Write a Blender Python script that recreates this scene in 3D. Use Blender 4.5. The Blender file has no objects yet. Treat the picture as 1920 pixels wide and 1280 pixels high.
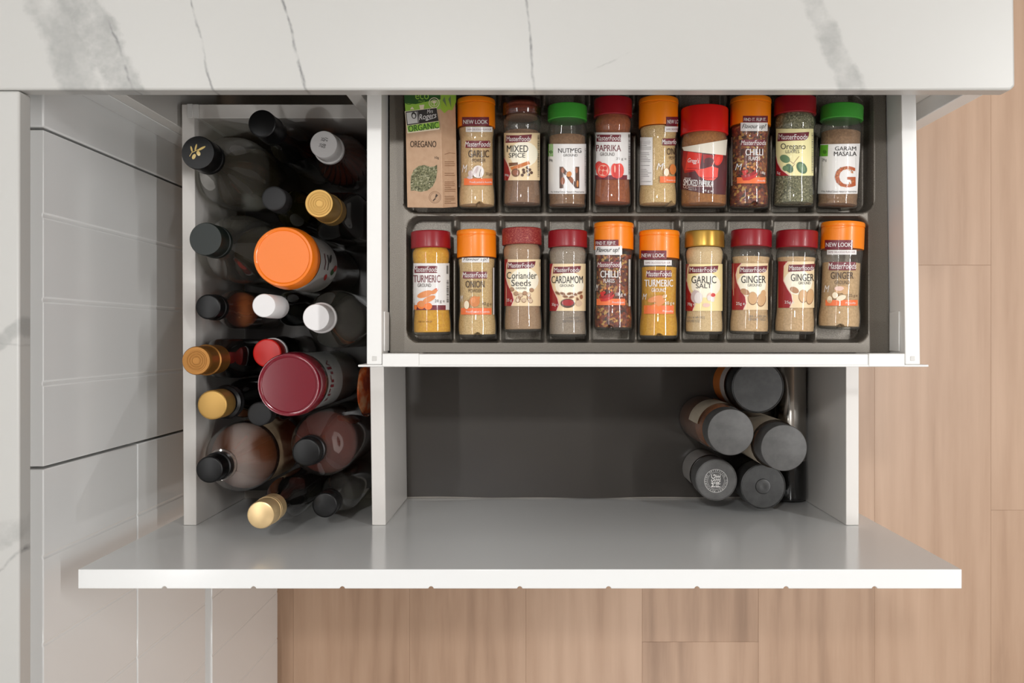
import bpy, bmesh, math, random
from mathutils import Vector, Matrix
random.seed(7)
SC = bpy.context.scene
COL = SC.collection

# ---------------------------------------------------------------- camera, world, lights, exposure
F = 1720.0                     # focal length in pixels of the 1920 x 1280 frame
CX, CY = 1005.0, 630.0         # where the straight-down direction lands
CAMZ = 1.744                   # worktop at 0.90 m
cam_d = bpy.data.cameras.new('camera')
cam_d.sensor_fit = 'HORIZONTAL'; cam_d.sensor_width = 36.0
cam_d.lens = F / 1920.0 * 36.0
cam_d.shift_x = -(CX - 960.0) / 1920.0
cam_d.shift_y = (CY - 640.0) / 1920.0
cam_d.clip_start = 0.01
cam = bpy.data.objects.new('camera', cam_d); COL.objects.link(cam)
cam.location = (0, 0, CAMZ)
SC.camera = cam

w = bpy.data.worlds.new('room_light'); SC.world = w; w.use_nodes = True
w.node_tree.nodes['Background'].inputs[0].default_value = (1.0, 0.965, 0.93, 1)
w.node_tree.nodes['Background'].inputs[1].default_value = 0.0

def downlight(loc, watts, size=0.10, color=(1.0, 0.995, 0.985)):
    d = bpy.data.lights.new('ceiling_downlight_offscreen', 'AREA'); d.shape = 'DISK'; d.size = size
    d.energy = watts; d.color = color
    o = bpy.data.objects.new('ceiling_downlight_offscreen', d); COL.objects.link(o); o.location = loc
    return o
def strip(loc, watts, sx, sy, color=(1.0, 0.995, 0.985)):
    d = bpy.data.lights.new('ceiling_strip_offscreen', 'AREA'); d.shape = 'RECTANGLE'; d.size = sx; d.size_y = sy
    d.energy = watts; d.color = color
    o = bpy.data.objects.new('ceiling_strip_offscreen', d); COL.objects.link(o); o.location = loc
    return o
strip((1.50, 0.10, 2.70), 29.0, 0.07, 1.60)
strip((-1.05, 0.10, 2.70), 6.5, 0.07, 1.60)
downlight((-0.25, 0.46, 2.70), 7.0)
downlight((0.55, -1.70, 2.70), 9.0)
SC.cycles.max_bounces = 10; SC.cycles.diffuse_bounces = 5; SC.cycles.glossy_bounces = 4
SC.cycles.transparent_max_bounces = 14; SC.cycles.caustics_reflective = False; SC.cycles.caustics_refractive = False

SC.view_settings.view_transform = 'Standard'
SC.view_settings.look = 'None'
SC.view_settings.gamma = 1.0
SC.view_settings.use_curve_mapping = False
SC.view_settings.exposure = 0.42

# ---------------------------------------------------------------- helpers
def wx(px, z): return (px - CX) / F * (CAMZ - z)
def wy(py, z): return (CY - py) / F * (CAMZ - z)
def at(px, py, z): return Vector((wx(px, z), wy(py, z), z))
def ray(px, py): return Vector((0, 0, CAMZ)), Vector(((px - CX) / F, (CY - py) / F, -1.0))

def lin(c):
    r = []
    for v in c[:3]:
        v = v / 255.0
        r.append(v / 12.92 if v <= 0.04045 else ((v + 0.055) / 1.055) ** 2.4)
    return (r[0], r[1], r[2], 1.0)

class NT:
    def __init__(s, name):
        s.m = bpy.data.materials.new(name); s.m.use_nodes = True
        s.t = s.m.node_tree; s.n = s.t.nodes; s.b = s.n['Principled BSDF']; s.out = s.n['Material Output']
    def new(s, kind, **kw):
        n = s.n.new(kind)
        for k, v in kw.items(): setattr(n, k, v)
        return n
    def put(s, sock, v):
        if isinstance(v, bpy.types.NodeSocket): s.t.links.new(v, sock)
        else: sock.default_value = v
    def math(s, op, a, b=0.0, c=0.0, clamp=False):
        n = s.new('ShaderNodeMath', operation=op, use_clamp=clamp)
        for i, v in enumerate((a, b, c)): s.put(n.inputs[i], v)
        return n.outputs[0]
    def mix(s, fac, a, b):
        n = s.new('ShaderNodeMix', data_type='RGBA')
        s.put(n.inputs[0], fac); s.put(n.inputs[6], a); s.put(n.inputs[7], b)
        return n.outputs[2]
    def noise(s, vec, scale, detail=3.0, rough=0.5, out=0):
        n = s.new('ShaderNodeTexNoise'); n.inputs['Scale'].default_value = scale
        n.inputs['Detail'].default_value = detail; n.inputs['Roughness'].default_value = rough
        if vec is not None: s.t.links.new(vec, n.inputs['Vector'])
        return n.outputs[out]
    def pos(s): return s.new('ShaderNodeNewGeometry').outputs['Position']
    def objc(s): return s.new('ShaderNodeTexCoord').outputs['Object']
    def ramp(s, fac, stops):
        n = s.new('ShaderNodeValToRGB'); e = n.color_ramp.elements
        while len(e) < len(stops): e.new(0.5)
        for i, (p, c) in enumerate(stops): e[i].position = p; e[i].color = c
        s.put(n.inputs[0], fac); return n.outputs[0]
    def bump(s, h, strength, dist):
        n = s.new('ShaderNodeBump'); n.inputs['Strength'].default_value = strength; n.inputs['Distance'].default_value = dist
        s.put(n.inputs['Height'], h); s.t.links.new(n.outputs[0], s.b.inputs['Normal'])

MATS = {}
def flat(name, c, rough=0.45, metal=0.0, coat=0.0, spec=0.5):
    if name in MATS: return MATS[name]
    t = NT(name); b = t.b
    b.inputs['Base Color'].default_value = lin(c); b.inputs['Roughness'].default_value = rough
    b.inputs['Metallic'].default_value = metal; b.inputs['Coat Weight'].default_value = coat
    b.inputs['Coat Roughness'].default_value = 0.05; b.inputs['Specular IOR Level'].default_value = spec
    MATS[name] = t.m; return t.m

def speckled(name, stops, scale, rough=0.6, detail=4.0, bump=0.0, kind='noise'):
    """granular colour: stops = [(pos, rgb255)...]"""
    if name in MATS: return MATS[name]
    t = NT(name); p = t.objc()
    if kind == 'noise':
        f = t.noise(p, scale, detail, 0.65)
    else:
        v = t.new('ShaderNodeTexVoronoi'); v.inputs['Scale'].default_value = scale; v.inputs['Randomness'].default_value = 1.0
        m = t.new('ShaderNodeMapping'); m.inputs['Scale'].default_value = (1.0, 1.0, 0.55)
        t.t.links.new(p, m.inputs[0]); t.t.links.new(m.outputs[0], v.inputs['Vector'])
        sx = t.new('ShaderNodeSeparateColor'); t.t.links.new(v.outputs['Color'], sx.inputs[0]); f = sx.outputs[0]
    c = t.ramp(f, [(q, lin(k)) for q, k in stops])
    t.t.links.new(c, t.b.inputs['Base Color']); t.b.inputs['Roughness'].default_value = rough
    if bump: t.bump(f, bump, 0.001)
    MATS[name] = t.m; return t.m

def thin_glass(name, tint, edge, gloss=0.05, base=0.045, power=3.0, milk=0.0):
    if name in MATS: return MATS[name]
    t = NT(name); t.n.remove(t.b)
    lw = t.new('ShaderNodeLayerWeight'); lw.inputs[0].default_value = 0.5
    f = lw.outputs['Facing']
    fe = t.math('POWER', f, 2.5)
    tr = t.new('ShaderNodeBsdfTransparent'); t.put(tr.inputs[0], t.mix(fe, lin(tint), lin(edge)))
    gl = t.new('ShaderNodeBsdfGlossy'); gl.inputs['Roughness'].default_value = gloss
    gl.inputs['Color'].default_value = (0.95, 0.95, 0.95, 1)
    fr = t.math('ADD', t.math('MULTIPLY', t.math('POWER', f, power + 1.5), 0.55), base, clamp=True)
    mx = t.new('ShaderNodeMixShader'); t.put(mx.inputs[0], fr)
    t.t.links.new(tr.outputs[0], mx.inputs[1]); t.t.links.new(gl.outputs[0], mx.inputs[2])
    last = mx
    if milk:                                       # pale veil: refracted brightness painted into bottle glass, powder dust on spice jars
        df = t.new('ShaderNodeBsdfDiffuse'); df.inputs[0].default_value = lin((206, 203, 196))
        m2 = t.new('ShaderNodeMixShader'); m2.inputs[0].default_value = milk
        t.t.links.new(mx.outputs[0], m2.inputs[1]); t.t.links.new(df.outputs[0], m2.inputs[2]); last = m2
    t.t.links.new(last.outputs[0], t.out.inputs[0])
    MATS[name] = t.m; return t.m

def liquid(name, tint, body, dens=0.35):
    """see-through liquid: tinted transparency with some body colour and a wet gloss"""
    if name in MATS: return MATS[name]
    t = NT(name)
    t.b.inputs['Base Color'].default_value = lin(body); t.b.inputs['Roughness'].default_value = 0.12
    tr = t.new('ShaderNodeBsdfTransparent'); tr.inputs[0].default_value = lin(tint)
    mx = t.new('ShaderNodeMixShader'); mx.inputs[0].default_value = dens
    t.t.links.new(tr.outputs[0], mx.inputs[1]); t.t.links.new(t.b.outputs[0], mx.inputs[2])
    t.t.links.new(mx.outputs[0], t.out.inputs[0])
    MATS[name] = t.m; return t.m

class MB:
    """collects world-space geometry for ONE mesh object"""
    def __init__(s): s.v = []; s.f = []; s.mi = []
    def add(s, vs, fs, m=0):
        o = len(s.v); s.v.extend(Vector(v) for v in vs)
        for f in fs: s.f.append([i + o for i in f]); s.mi.append(m)
        return s
    def box(s, x0, x1, y0, y1, z0, z1, m=0):
        return s.prism([(x0, y0), (x1, y0), (x1, y1), (x0, y1)], z0, z1, m)
    def prism(s, poly, z0, z1, m=0):
        n = len(poly)
        a = sum(poly[i][0] * poly[(i + 1) % n][1] - poly[(i + 1) % n][0] * poly[i][1] for i in range(n))
        if a < 0: poly = poly[::-1]
        vs = [(p[0], p[1], z0) for p in poly] + [(p[0], p[1], z1) for p in poly]
        fs = [list(range(n))[::-1], list(range(n, 2 * n))] + [[i, (i + 1) % n, n + (i + 1) % n, n + i] for i in range(n)]
        return s.add(vs, fs, m)
    def lathe(s, prof, mat=None, seg=40, m=0, cap0=True, cap1=True, n=2.0, mfun=None, ax=1.0):
        """prof: [(r, h)...] around local Z; mat: Matrix to world; n: superellipse power (2 round, >4 squarish)"""
        mat = mat or Matrix()
        vs = []; fs = []; ms = []
        for r, h in prof:
            for k in range(seg):
                a = 2 * math.pi * k / seg; c, q = math.cos(a), math.sin(a)
                if n != 2.0:
                    d = (abs(c) ** n + abs(q) ** n) ** (-1.0 / n); c *= d; q *= d
                vs.append(mat @ Vector((r * c * ax, r * q, h)))
        for i in range(len(prof) - 1):
            for k in range(seg):
                a, b = i * seg + k, i * seg + (k + 1) % seg
                fs.append([a, b, b + seg, a + seg])
        L = (len(prof) - 1) * seg
        if cap0: fs.append(list(range(seg))[::-1])
        if cap1: fs.append([L + k for k in range(seg)])
        return s.add(vs, fs, m)
    def tube(s, pts, r, seg=10, m=0):
        pts = [Vector(p) for p in pts]; vs = []; fs = []
        for i, p in enumerate(pts):
            d = (pts[min(i + 1, len(pts) - 1)] - pts[max(i - 1, 0)]).normalized()
            u = d.orthogonal().normalized(); v = d.cross(u)
            for k in range(seg):
                a = 2 * math.pi * k / seg; vs.append(p + u * r * math.cos(a) + v * r * math.sin(a))
        for i in range(len(pts) - 1):
            for k in range(seg):
                a, b = i * seg + k, i * seg + (k + 1) % seg; fs.append([a, b, b + seg, a + seg])
        fs.append(list(range(seg))[::-1]); fs.append([(len(pts) - 1) * seg + k for k in range(seg)])
        return s.add(vs, fs, m)
    def build(s, name, mats, parent=None, smooth=None, bevel=0.0, seg=2):
        if not isinstance(mats, (list, tuple)): mats = [mats]
        o0 = pworld(parent) if parent else Vector((0, 0, 0))
        me = bpy.data.meshes.new(name)
        me.from_pydata([tuple(v - o0) for v in s.v], [], s.f)
        for m in mats: me.materials.append(m)
        if len(mats) > 1: me.polygons.foreach_set('material_index', s.mi)
        if smooth is not None:
            me.polygons.foreach_set('use_smooth', [True] * len(me.polygons))
            try: me.set_sharp_from_angle(angle=math.radians(smooth))
            except Exception: pass
        me.update()
        o = bpy.data.objects.new(name, me); COL.objects.link(o)
        if parent: o.parent = parent
        if bevel:
            b = o.modifiers.new('bevel', 'BEVEL'); b.width = bevel; b.segments = seg; b.limit_method = 'ANGLE'
            b.angle_limit = math.radians(40); b.harden_normals = False
            me.polygons.foreach_set('use_smooth', [True] * len(me.polygons))
            try: me.set_sharp_from_angle(angle=math.radians(35))
            except Exception: pass
        return o

def pworld(o):
    v = Vector(o.location)
    while o.parent: o = o.parent; v = v + Vector(o.location)
    return v

def thing(name, loc, label, cat, group=None):
    o = bpy.data.objects.new(name, None); COL.objects.link(o); o.location = loc
    o.empty_display_size = 0.02
    return tag(o, label, cat, group)
def tag(o, label=None, cat=None, group=None, kind=None):
    if label: o['label'] = label
    if cat: o['category'] = cat
    if group: o['group'] = group
    if kind: o['kind'] = kind
    return o

# ---------------------------------------------------------------- materials of the room
WHITE = flat('white_lacquer', (232, 233, 232), 0.16, spec=0.5)
CARC = flat('white_melamine', (222, 219, 214), 0.35)
STEELW = flat('white_powder_coat', (232, 231, 228), 0.38)
DARKGAP = flat('dark_recess', (70, 66, 60), 0.7)

def marble(name, veins, blots=()):
    """veins: (x0,y0,x1,y1,half_width,wobble,wobble_scale,strength,kind)"""
    t = NT(name); p = t.pos(); sp = t.new('ShaderNodeSeparateXYZ'); t.t.links.new(p, sp.inputs[0])
    X, Y = sp.outputs[0], sp.outputs[1]
    cloud = t.noise(p, 5.0, 3.0)
    col = t.mix(t.math('MULTIPLY', cloud, 0.5), lin((193, 192, 188)), lin((186, 185, 181)))
    for i, (x0, y0, x1, y1, hw, wob, ws, st, kind) in enumerate(veins):
        dx, dy = x1 - x0, y1 - y0; L = math.hypot(dx, dy); nx, ny = -dy / L, dx / L
        ofs = t.new('ShaderNodeVectorMath', operation='ADD'); t.t.links.new(p, ofs.inputs[0]); ofs.inputs[1].default_value = (i * 3.7, i * 1.3, 0)
        nz = t.noise(ofs.outputs[0], ws, 4.0, 0.6)
        nz2 = t.noise(ofs.outputs[0], ws * 2.6, 4.0, 0.7)
        d = t.math('ADD', t.math('MULTIPLY', X, nx), t.math('MULTIPLY', Y, ny))
        d = t.math('SUBTRACT', d, x0 * nx + y0 * ny)
        d = t.math('ADD', d, t.math('MULTIPLY', t.math('SUBTRACT', nz, 0.5), wob))
        w_ = t.math('MULTIPLY', t.math('ADD', t.math('MULTIPLY', nz2, 1.5), 0.25), hw)
        m = t.math('SUBTRACT', 1.0, t.math('DIVIDE', t.math('ABSOLUTE', d), w_), clamp=True)
        if kind == 'band':
            m = t.math('MULTIPLY', m, 3.0, clamp=True)
            m = t.math('MULTIPLY', m, t.math('ADD', t.math('MULTIPLY', nz2, 3.2), -0.95, clamp=True))
            c = lin((154, 154, 151))
        else:
            br = t.math('MULTIPLY', t.math('SUBTRACT', t.noise(ofs.outputs[0], 38.0, 3.0, 0.7), 0.40), 5.0, clamp=True)
            m = t.math('MULTIPLY', m, t.math('ADD', t.math('MULTIPLY', br, 0.9), 0.10))
            c = lin((104, 104, 105))
        # keep the vein between its two ends
        u = t.math('ADD', t.math('MULTIPLY', X, dx / L), t.math('MULTIPLY', Y, dy / L))
        u = t.math('SUBTRACT', u, x0 * dx / L + y0 * dy / L)
        e = t.math('MULTIPLY', t.math('MULTIPLY', t.math('ADD', u, 0.02), 60.0, clamp=True),
                   t.math('MULTIPLY', t.math('SUBTRACT', L + 0.02, u), 60.0, clamp=True))
        col = t.mix(t.math('MULTIPLY', t.math('MULTIPLY', m, e), st), col, c)
    t.t.links.new(col, t.b.inputs['Base Color']); t.b.inputs['Roughness'].default_value = 0.32
    return t.m

ZB = 0.90
def V(a, b, hw, wob, ws, st, kind):
    pa, pb = at(a[0], a[1], ZB), at(b[0], b[1], ZB)
    return (pa.x, pa.y, pb.x, pb.y, hw, wob, ws, st, kind)
MARBLE = marble('veined_marble', [
    V((-171, -800), (150, 185), 0.020, 0.036, 7.0, 0.85, 'band'),
    V((-208, -800), (238, 172), 0.017, 0.050, 10.0, 0.85, 'band'),
    V((215, 70), (253, 166), 0.0018, 0.014, 22.0, 0.7, 'line'),
    V((160, -800), (399, 166), 0.0016, 0.010, 24.0, 0.75, 'line'),
    V((299, -800), (577, 172), 0.0018, 0.012, 20.0, 0.85, 'line'),
    V((907, -800), (1003, 172), 0.0017, 0.010, 18.0, 0.85, 'line'),
    V((1141, -800), (1612, 185), 0.0125, 0.030, 9.0, 0.75, 'band'),
    V((1128, 122), (1148, 113), 0.0012, 0.006, 30.0, 0.4, 'line')])
MARBLE2 = marble('veined_marble_return', [
    V((-1500, 1847), (62, 592), 0.008, 0.02, 10.0, 0.7, 'band'),
    V((-1500, 1433), (62, 985), 0.012, 0.03, 9.0, 0.6, 'band'),
    V((-1300, 2400), (62, 1005), 0.0024, 0.012, 16.0, 0.8, 'line'),
    V((-30, 640), (45, 650), 0.0016, 0.01, 20.0, 0.3, 'line')])

def wood():
    t = NT('pale_oak'); p = t.pos(); oi = t.new('ShaderNodeObjectInfo')
    rnd = oi.outputs['Random']
    ad = t.new('ShaderNodeVectorMath', operation='ADD')
    cb = t.new('ShaderNodeCombineXYZ'); t.put(cb.inputs[0], t.math('MULTIPLY', rnd, 37.0)); t.put(cb.inputs[1], t.math('MULTIPLY', rnd, 91.0))
    t.t.links.new(p, ad.inputs[0]); t.t.links.new(cb.outputs[0], ad.inputs[1])
    mp = t.new('ShaderNodeMapping'); mp.inputs['Scale'].default_value = (1.0, 0.13, 1.0); t.t.links.new(ad.outputs[0], mp.inputs[0])
    g1 = t.noise(mp.outputs[0], 9.0, 5.0, 0.6)
    mp2 = t.new('ShaderNodeMapping'); mp2.inputs['Scale'].default_value = (1.0, 0.05, 1.0); t.t.links.new(ad.outputs[0], mp2.inputs[0])
    g2 = t.noise(mp2.outputs[0], 55.0, 4.0, 0.6)
    wv = t.new('ShaderNodeTexWave', wave_type='BANDS', bands_direction='X'); wv.inputs['Scale'].default_value = 7.0
    wv.inputs['Distortion'].default_value = 9.0; wv.inputs['Detail'].default_value = 3.0; wv.inputs['Detail Scale'].default_value = 1.2
    t.t.links.new(mp.outputs[0], wv.inputs['Vector'])
    f = t.math('ADD', t.math('MULTIPLY', g1, 0.62), t.math('MULTIPLY', g2, 0.28))
    f = t.math('ADD', f, t.math('MULTIPLY', wv.outputs['Fac'], 0.10))
    f = t.math('ADD', f, t.math('MULTIPLY', t.math('SUBTRACT', rnd, 0.5), 0.18))
    c = t.ramp(f, [(0.28, lin((160, 129, 105))), (0.47, lin((189, 156, 130))), (0.68, lin((204, 172, 146)))])
    t.t.links.new(c, t.b.inputs['Base Color']); t.b.inputs['Roughness'].default_value = 0.42
    t.bump(g2, 0.08, 0.0006)
    return t.m
WOOD = wood()

# ---------------------------------------------------------------- the setting: floor of planks
fl = MB().box(-1.30, 3.4, -3.0, 2.4, -0.03, -0.012).build('floor', flat('floor_bed', (96, 74, 58), 0.8))
tag(fl, kind='structure')
PW = 218 / F * CAMZ
x_first = wx(1204, 0.0)
pl_len = 1.28
pm = MB().prism([(-PW / 2 + 0.0001, -pl_len / 2 + 0.0001), (PW / 2 - 0.0001, -pl_len / 2 + 0.0001), (PW / 2 - 0.0001, pl_len / 2 - 0.0001), (-PW / 2 + 0.0001, pl_len / 2 - 0.0001)], -0.012, 0.0)
base_plank = None
jn = {0: wy(1203, 0.0)}
for i in range(-7, 14):
    x = x_first + (i + 0.5) * PW
    y0 = jn.get(i, -1.7 + random.random() * pl_len)
    yy = y0 - pl_len * math.floor((y0 + 2.95) / pl_len)
    while yy + pl_len < 2.39:
        if base_plank is None:
            o = pm.build('plank', WOOD, fl, bevel=0.00025, seg=1); base_plank = o
        else:
            o = base_plank.copy(); COL.objects.link(o); o.parent = fl
        o.location = (x, yy + pl_len / 2, 0)
        yy += pl_len

# the room round it
PAINT = flat('white_wall_paint', (228, 230, 231), 0.8)
for nm, b in (('wall_left', (-1.32, -1.30, -3.0, 2.4, 0, 2.75)), ('wall_back', (-1.32, 3.42, 2.4, 2.42, 0, 2.75)), ('wall_right', (3.4, 3.42, -3.0, 2.4, 0, 2.75)), ('wall_front', (-1.32, 3.42, -3.02, -3.0, 0, 2.75)),
              ('ceiling', (-1.32, 3.42, -3.02, 2.42, 2.75, 2.77))):
    tag(MB().box(*b).build(nm, PAINT), kind='structure')

# ---------------------------------------------------------------- worktops
yb = wy(168.4, ZB)                    # front edge of the worktop
xr = wx(1904, ZB); xr2 = wx(1899, ZB)
xl = wx(36.1, ZB)                     # edge of the return on the left
c = 0.004
main = MB().prism([(-1.25, yb), (xr - c, yb), (xr, yb + c), (xr2 - 0.006, yb + 0.62), (-1.25, yb + 0.62)], 0.88, ZB)
o = main.build('kitchen_worktop', MARBLE, bevel=0.0022, seg=3)
tag(o, 'white grey-veined marble worktop above the open drawers', 'worktop')
o = MB().prism([(-1.25, -1.4), (xl, -1.4), (xl, yb - 0.0006), (-1.25, yb - 0.0006)], 0.88, ZB).build('kitchen_worktop', MARBLE2, bevel=0.0022, seg=3)
tag(o, 'narrow strip of veined marble worktop over the closed grooved cabinet fronts', 'worktop')

# ---------------------------------------------------------------- base cabinet that holds the drawers
YC = 0.255                            # front edges of the carcass
XGL, XGR = -0.451, 0.418              # carcass outer sides
bc = thing('base_cabinet', (-0.016, 0.5, 0.0), 'white base cabinet carcass behind the pulled-out drawers', 'cabinet')
MB().box(XGL, XGL + 0.0165, YC, 0.82, 0.10, 0.8785).build('side_panel', CARC, bc, bevel=0.0006, seg=1)
MB().box(XGR - 0.0165, XGR, YC, 0.82, 0.10, 0.8785).build('side_panel', CARC, bc, bevel=0.0006, seg=1)
MB().box(-0.201, -0.185, YC, 0.81, 0.655, 0.8785).build('partition', CARC, bc, bevel=0.0006, seg=1)
MB().box(XGR, XGR + 0.020, 0.236, 0.84, 0.0, 0.8785).build('end_panel', WHITE, bc, bevel=0.0008)
MB().box(-0.4802, XGL - 0.0004, 0.2544, 0.27, 0.10, 0.8785).build('filler_strip', WHITE, bc, bevel=0.0006, seg=1)
MB().box(XGL + 0.0165, XGR - 0.0165, 0.81, 0.82, 0.10, 0.8785).build('back_panel', CARC, bc)
MB().box(XGL + 0.0165, XGR - 0.0165, YC + 0.001, 0.81, 0.10, 0.116).build('base_panel', CARC, bc)
MB().box(XGL, XGR, 0.31, 0.326, 0.0, 0.10).build('kickboard', WHITE, bc)

def notch_front(x0, x1, yback, yfront, grooves):
    """plan outline of a grooved front that faces -Y"""
    pts = [(x0, yback), (x0, yfront)]
    for g in sorted(grooves):
        for a in range(0, 181, 30):
            pts.append((g - 0.0024 * math.cos(math.radians(a)), yfront + 0.0022 * math.sin(math.radians(a))))
    pts += [(x1, yfront), (x1, yback)]
    return pts
ZF = 0.85
XF0, XF1 = wx(146.1, ZF), wx(1803.6, ZF)
grv = [wx(p, ZF) for p in (308, 475, 641.5, 808, 974.5, 1141, 1307, 1474, 1640)]
# the closed drawer under the open ones
cd = MB().prism(notch_front(XF0, XF1, YC - 0.001, YC - 0.0195, grv), 0.10, 0.385).build('closed_drawer_front', WHITE, bc, bevel=0.0007, seg=1)

# ---------------------------------------------------------------- the wide drawer
YI = wy(1067, ZF); YO = wy(1103.3, ZF)
ZS, ZFL = 0.643, 0.463
wd = thing('wide_drawer', (-0.016, 0.0, 0.44), 'wide white drawer with grooved front, pulled right out of the cabinet', 'drawer')
MB().prism(notch_front(XF0, XF1, YI, YO, grv), 0.41, ZF).build('drawer_front', WHITE, wd, bevel=0.0007, seg=2)
XL0, XL1 = wx(344, ZS), wx(368.3, ZS)
XR0, XR1 = wx(1586.2, ZS), wx(1610.5, ZS)
YB0, YB1 = wy(221.5, ZS), wy(195.4, ZS)
SIDE = flat('drawer_side_white', (226, 222, 217), 0.3)
sk = 0.0022
MB().prism([(XL0, YI + 0.0003), (XL1, YI + 0.0003), (XL1 - sk, YB1), (XL0 - sk, YB1)], 0.445, ZS).build('drawer_side', SIDE, wd, bevel=0.0006, seg=1)
MB().prism([(XR0, YI + 0.0003), (XR1, YI + 0.0003), (XR1, YB1), (XR0, YB1)], 0.445, ZS).build('drawer_side', SIDE, wd, bevel=0.0006, seg=1)
d0, d1 = wx(697.5, ZS), wx(723.4, ZS)
MB().prism([(d0, YI + 0.0003), (d1, YI + 0.0003), (d1 - 0.0063, YB0), (d0 - 0.0063, YB0)], 0.455, ZS).build('divider', SIDE, wd, bevel=0.0006, seg=1)
MB().box(wx(373, ZS), XR0 - 0.0004, YB0, YB1, 0.445, ZS).build('drawer_back', SIDE, wd, bevel=0.0008)
MB().box(wx(350.5, ZS) - 0.0002, wx(361.5, ZS), YB0 + 0.0004, YB1 + 0.0006, 0.60, ZS + 0.0006).build('back_bracket', STEELW, wd, bevel=0.0006, seg=1)
MB().box(wx(361.5, ZS), wx(373, ZS), YB0 + 0.0002, YB1 + 0.0002, 0.445, ZS + 0.0002).build('back_bracket', STEELW, wd, bevel=0.0006, seg=1)
MB().box(XL1, XR0, YI + 0.0003, YB0, 0.447, 0.4605).build('drawer_bottom', flat('drawer_bottom_grey', (150, 144, 136), 0.3), wd)

# dark liner mats on the drawer bottom
t = NT('dark_liner'); p = t.pos(); n1 = t.noise(p, 8.0, 3.0); n2 = t.noise(p, 900.0, 2.0)
t.t.links.new(t.mix(n1, lin((52, 48, 44)), lin((64, 59, 54))), t.b.inputs['Base Color']); t.b.inputs['Roughness'].default_value = 0.30
t.bump(n2, 0.15, 0.0003); LINER = t.m
def liner(x0, x1, y0, y1, amp, xb=None):
    pts = [(x1, y1), (x0 if xb is None else xb, y1)]
    for i in range(25):
        u = i / 24; pts.append((x0 + (x1 - x0) * u, y0 + amp * math.sin(u * 9.0 + 1.0) * 0.5 + amp * 0.4 * math.sin(u * 23.0)))
    return pts
o = MB().prism(liner(d1 + 0.0008, XR0 - 0.0006, YI + 0.0022, YB0 - 0.001, 0.0016, d1 - 0.0055), 0.4605, ZFL).build('drawer_liner', LINER)
tag(o, 'dark grey liner mat in the wide empty compartment', 'mat')
o = MB().prism(liner(XL1 + 0.001, d0 - 0.0068, YI + 0.012, YB0 - 0.001, 0.0), 0.4605, ZFL).build('drawer_liner', LINER)
tag(o, 'dark grey liner mat under the crowded bottles', 'mat')

# ---------------------------------------------------------------- grooved fronts on the left
XD = -0.480
def notch_side(y0, y1, xback, xfront, grooves, dp=0.0011):
    pts = [(xback, y0), (xfront, y0)]
    for g in sorted(grooves):
        for a in range(0, 181, 45):
            pts.append((xfront - dp * math.sin(math.radians(a)), g - 0.0022 * math.cos(math.radians(a))))
    pts += [(xfront, y1), (xback, y1)]
    return pts
ya = wy(240.6, ZF); ybb = wy(877.1, ZF)
g = 0.0014
def left_cab(name, y0, y1, label, fronts, grooves, names='door'):
    th = thing(name, (-0.78, (y0 + y1) / 2, 0.0), label, 'cabinet')
    MB().box(-1.08, XD - 0.0195, y0, y1, 0.10, 0.878).build('carcass', CARC, th)
    MB().box(-1.05, XD - 0.05, y0, y1, 0.0, 0.10).build('kickboard', WHITE, th)
    for (z0, z1) in fronts:
        MB().prism(notch_side(y0 + g, y1 - g, XD - 0.019, XD, grooves, 0.0007 if len(fronts) > 1 else 0.0011), z0, z1).build(names, WHITE, th, bevel=0.0018, seg=3)
    return th
left_cab('corner_cabinet', ya, 0.2572, 'plain narrow corner filler front beside the wide drawer cabinet', [(0.04, ZF)], [], 'filler_panel')
left_cab('base_cabinet', ybb, ya, 'white cabinet with tall vertically grooved door and no split', [(0.04, ZF)],
         [wy(403.6, ZF), wy(561.9, ZF), wy(719.3, ZF)])
left_cab('drawer_cabinet', -1.03, ybb, 'white cabinet with three stacked closed grooved drawers', [(0.6405, ZF), (0.412, 0.638), (0.04, 0.384)],
         [wy(1045, ZF), wy(1209, ZF), wy(1209, ZF) - 0.0866, wy(1209, ZF) - 0.173, wy(1209, ZF) - 0.26, wy(1209, ZF) - 0.346, wy(1209, ZF) - 0.433, wy(1209, ZF) - 0.52, wy(1209, ZF) - 0.606], 'drawer_front')

# ---------------------------------------------------------------- inner spice drawer
ZP = 0.796
sd = thing('internal_drawer', (0.11, 0.2, 0.72), 'shallow white metal inner drawer holding the spice tray', 'drawer')
def pq(px, py): q = at(px, py, ZP); return (q.x, q.y)
ybk = 0.47
def skew(px0, py0, px1, py1):
    """line through two photo points on the drawer rim, continued to the back"""
    a, b = at(px0, py0, ZP), at(px1, py1, ZP); s = (b.x - a.x) / (b.y - a.y)
    return lambda y: a.x + s * (y - a.y)
lo, li = skew(687.8, 180, 687.5, 683), skew(715.2, 180, 715.6, 683)
ro, ri = skew(1717.8, 180, 1725.6, 683), skew(1690.0, 180, 1697.6, 683)
yf = wy(683, ZP)
MB().prism([(lo(yf), yf), (li(yf), yf), (li(ybk), ybk), (lo(ybk), ybk)], 0.722, ZP).build('drawer_side', STEELW, sd, bevel=0.0009)
MB().prism([(ri(yf), yf), (ro(yf), yf), (ro(ybk), ybk), (ri(ybk), ybk)], 0.722, ZP).build('drawer_side', STEELW, sd, bevel=0.0009)
MB().box(wx(785, ZP), wx(1629, ZP), wy(686.6, ZP), wy(663.4, ZP), 0.722, ZP - 0.0012).build('front_rail', STEELW, sd, bevel=0.0009)
MB().box(wx(716.4, ZP), wx(785.4, ZP), wy(687.4, ZP), wy(662.4, ZP), 0.722, ZP).build('corner_bracket', STEELW, sd, bevel=0.0009)
MB().box(wx(1628.8, ZP), wx(1697.0, ZP), wy(687.4, ZP), wy(662.4, ZP), 0.722, ZP).build('corner_bracket', STEELW, sd, bevel=0.0009)
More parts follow.
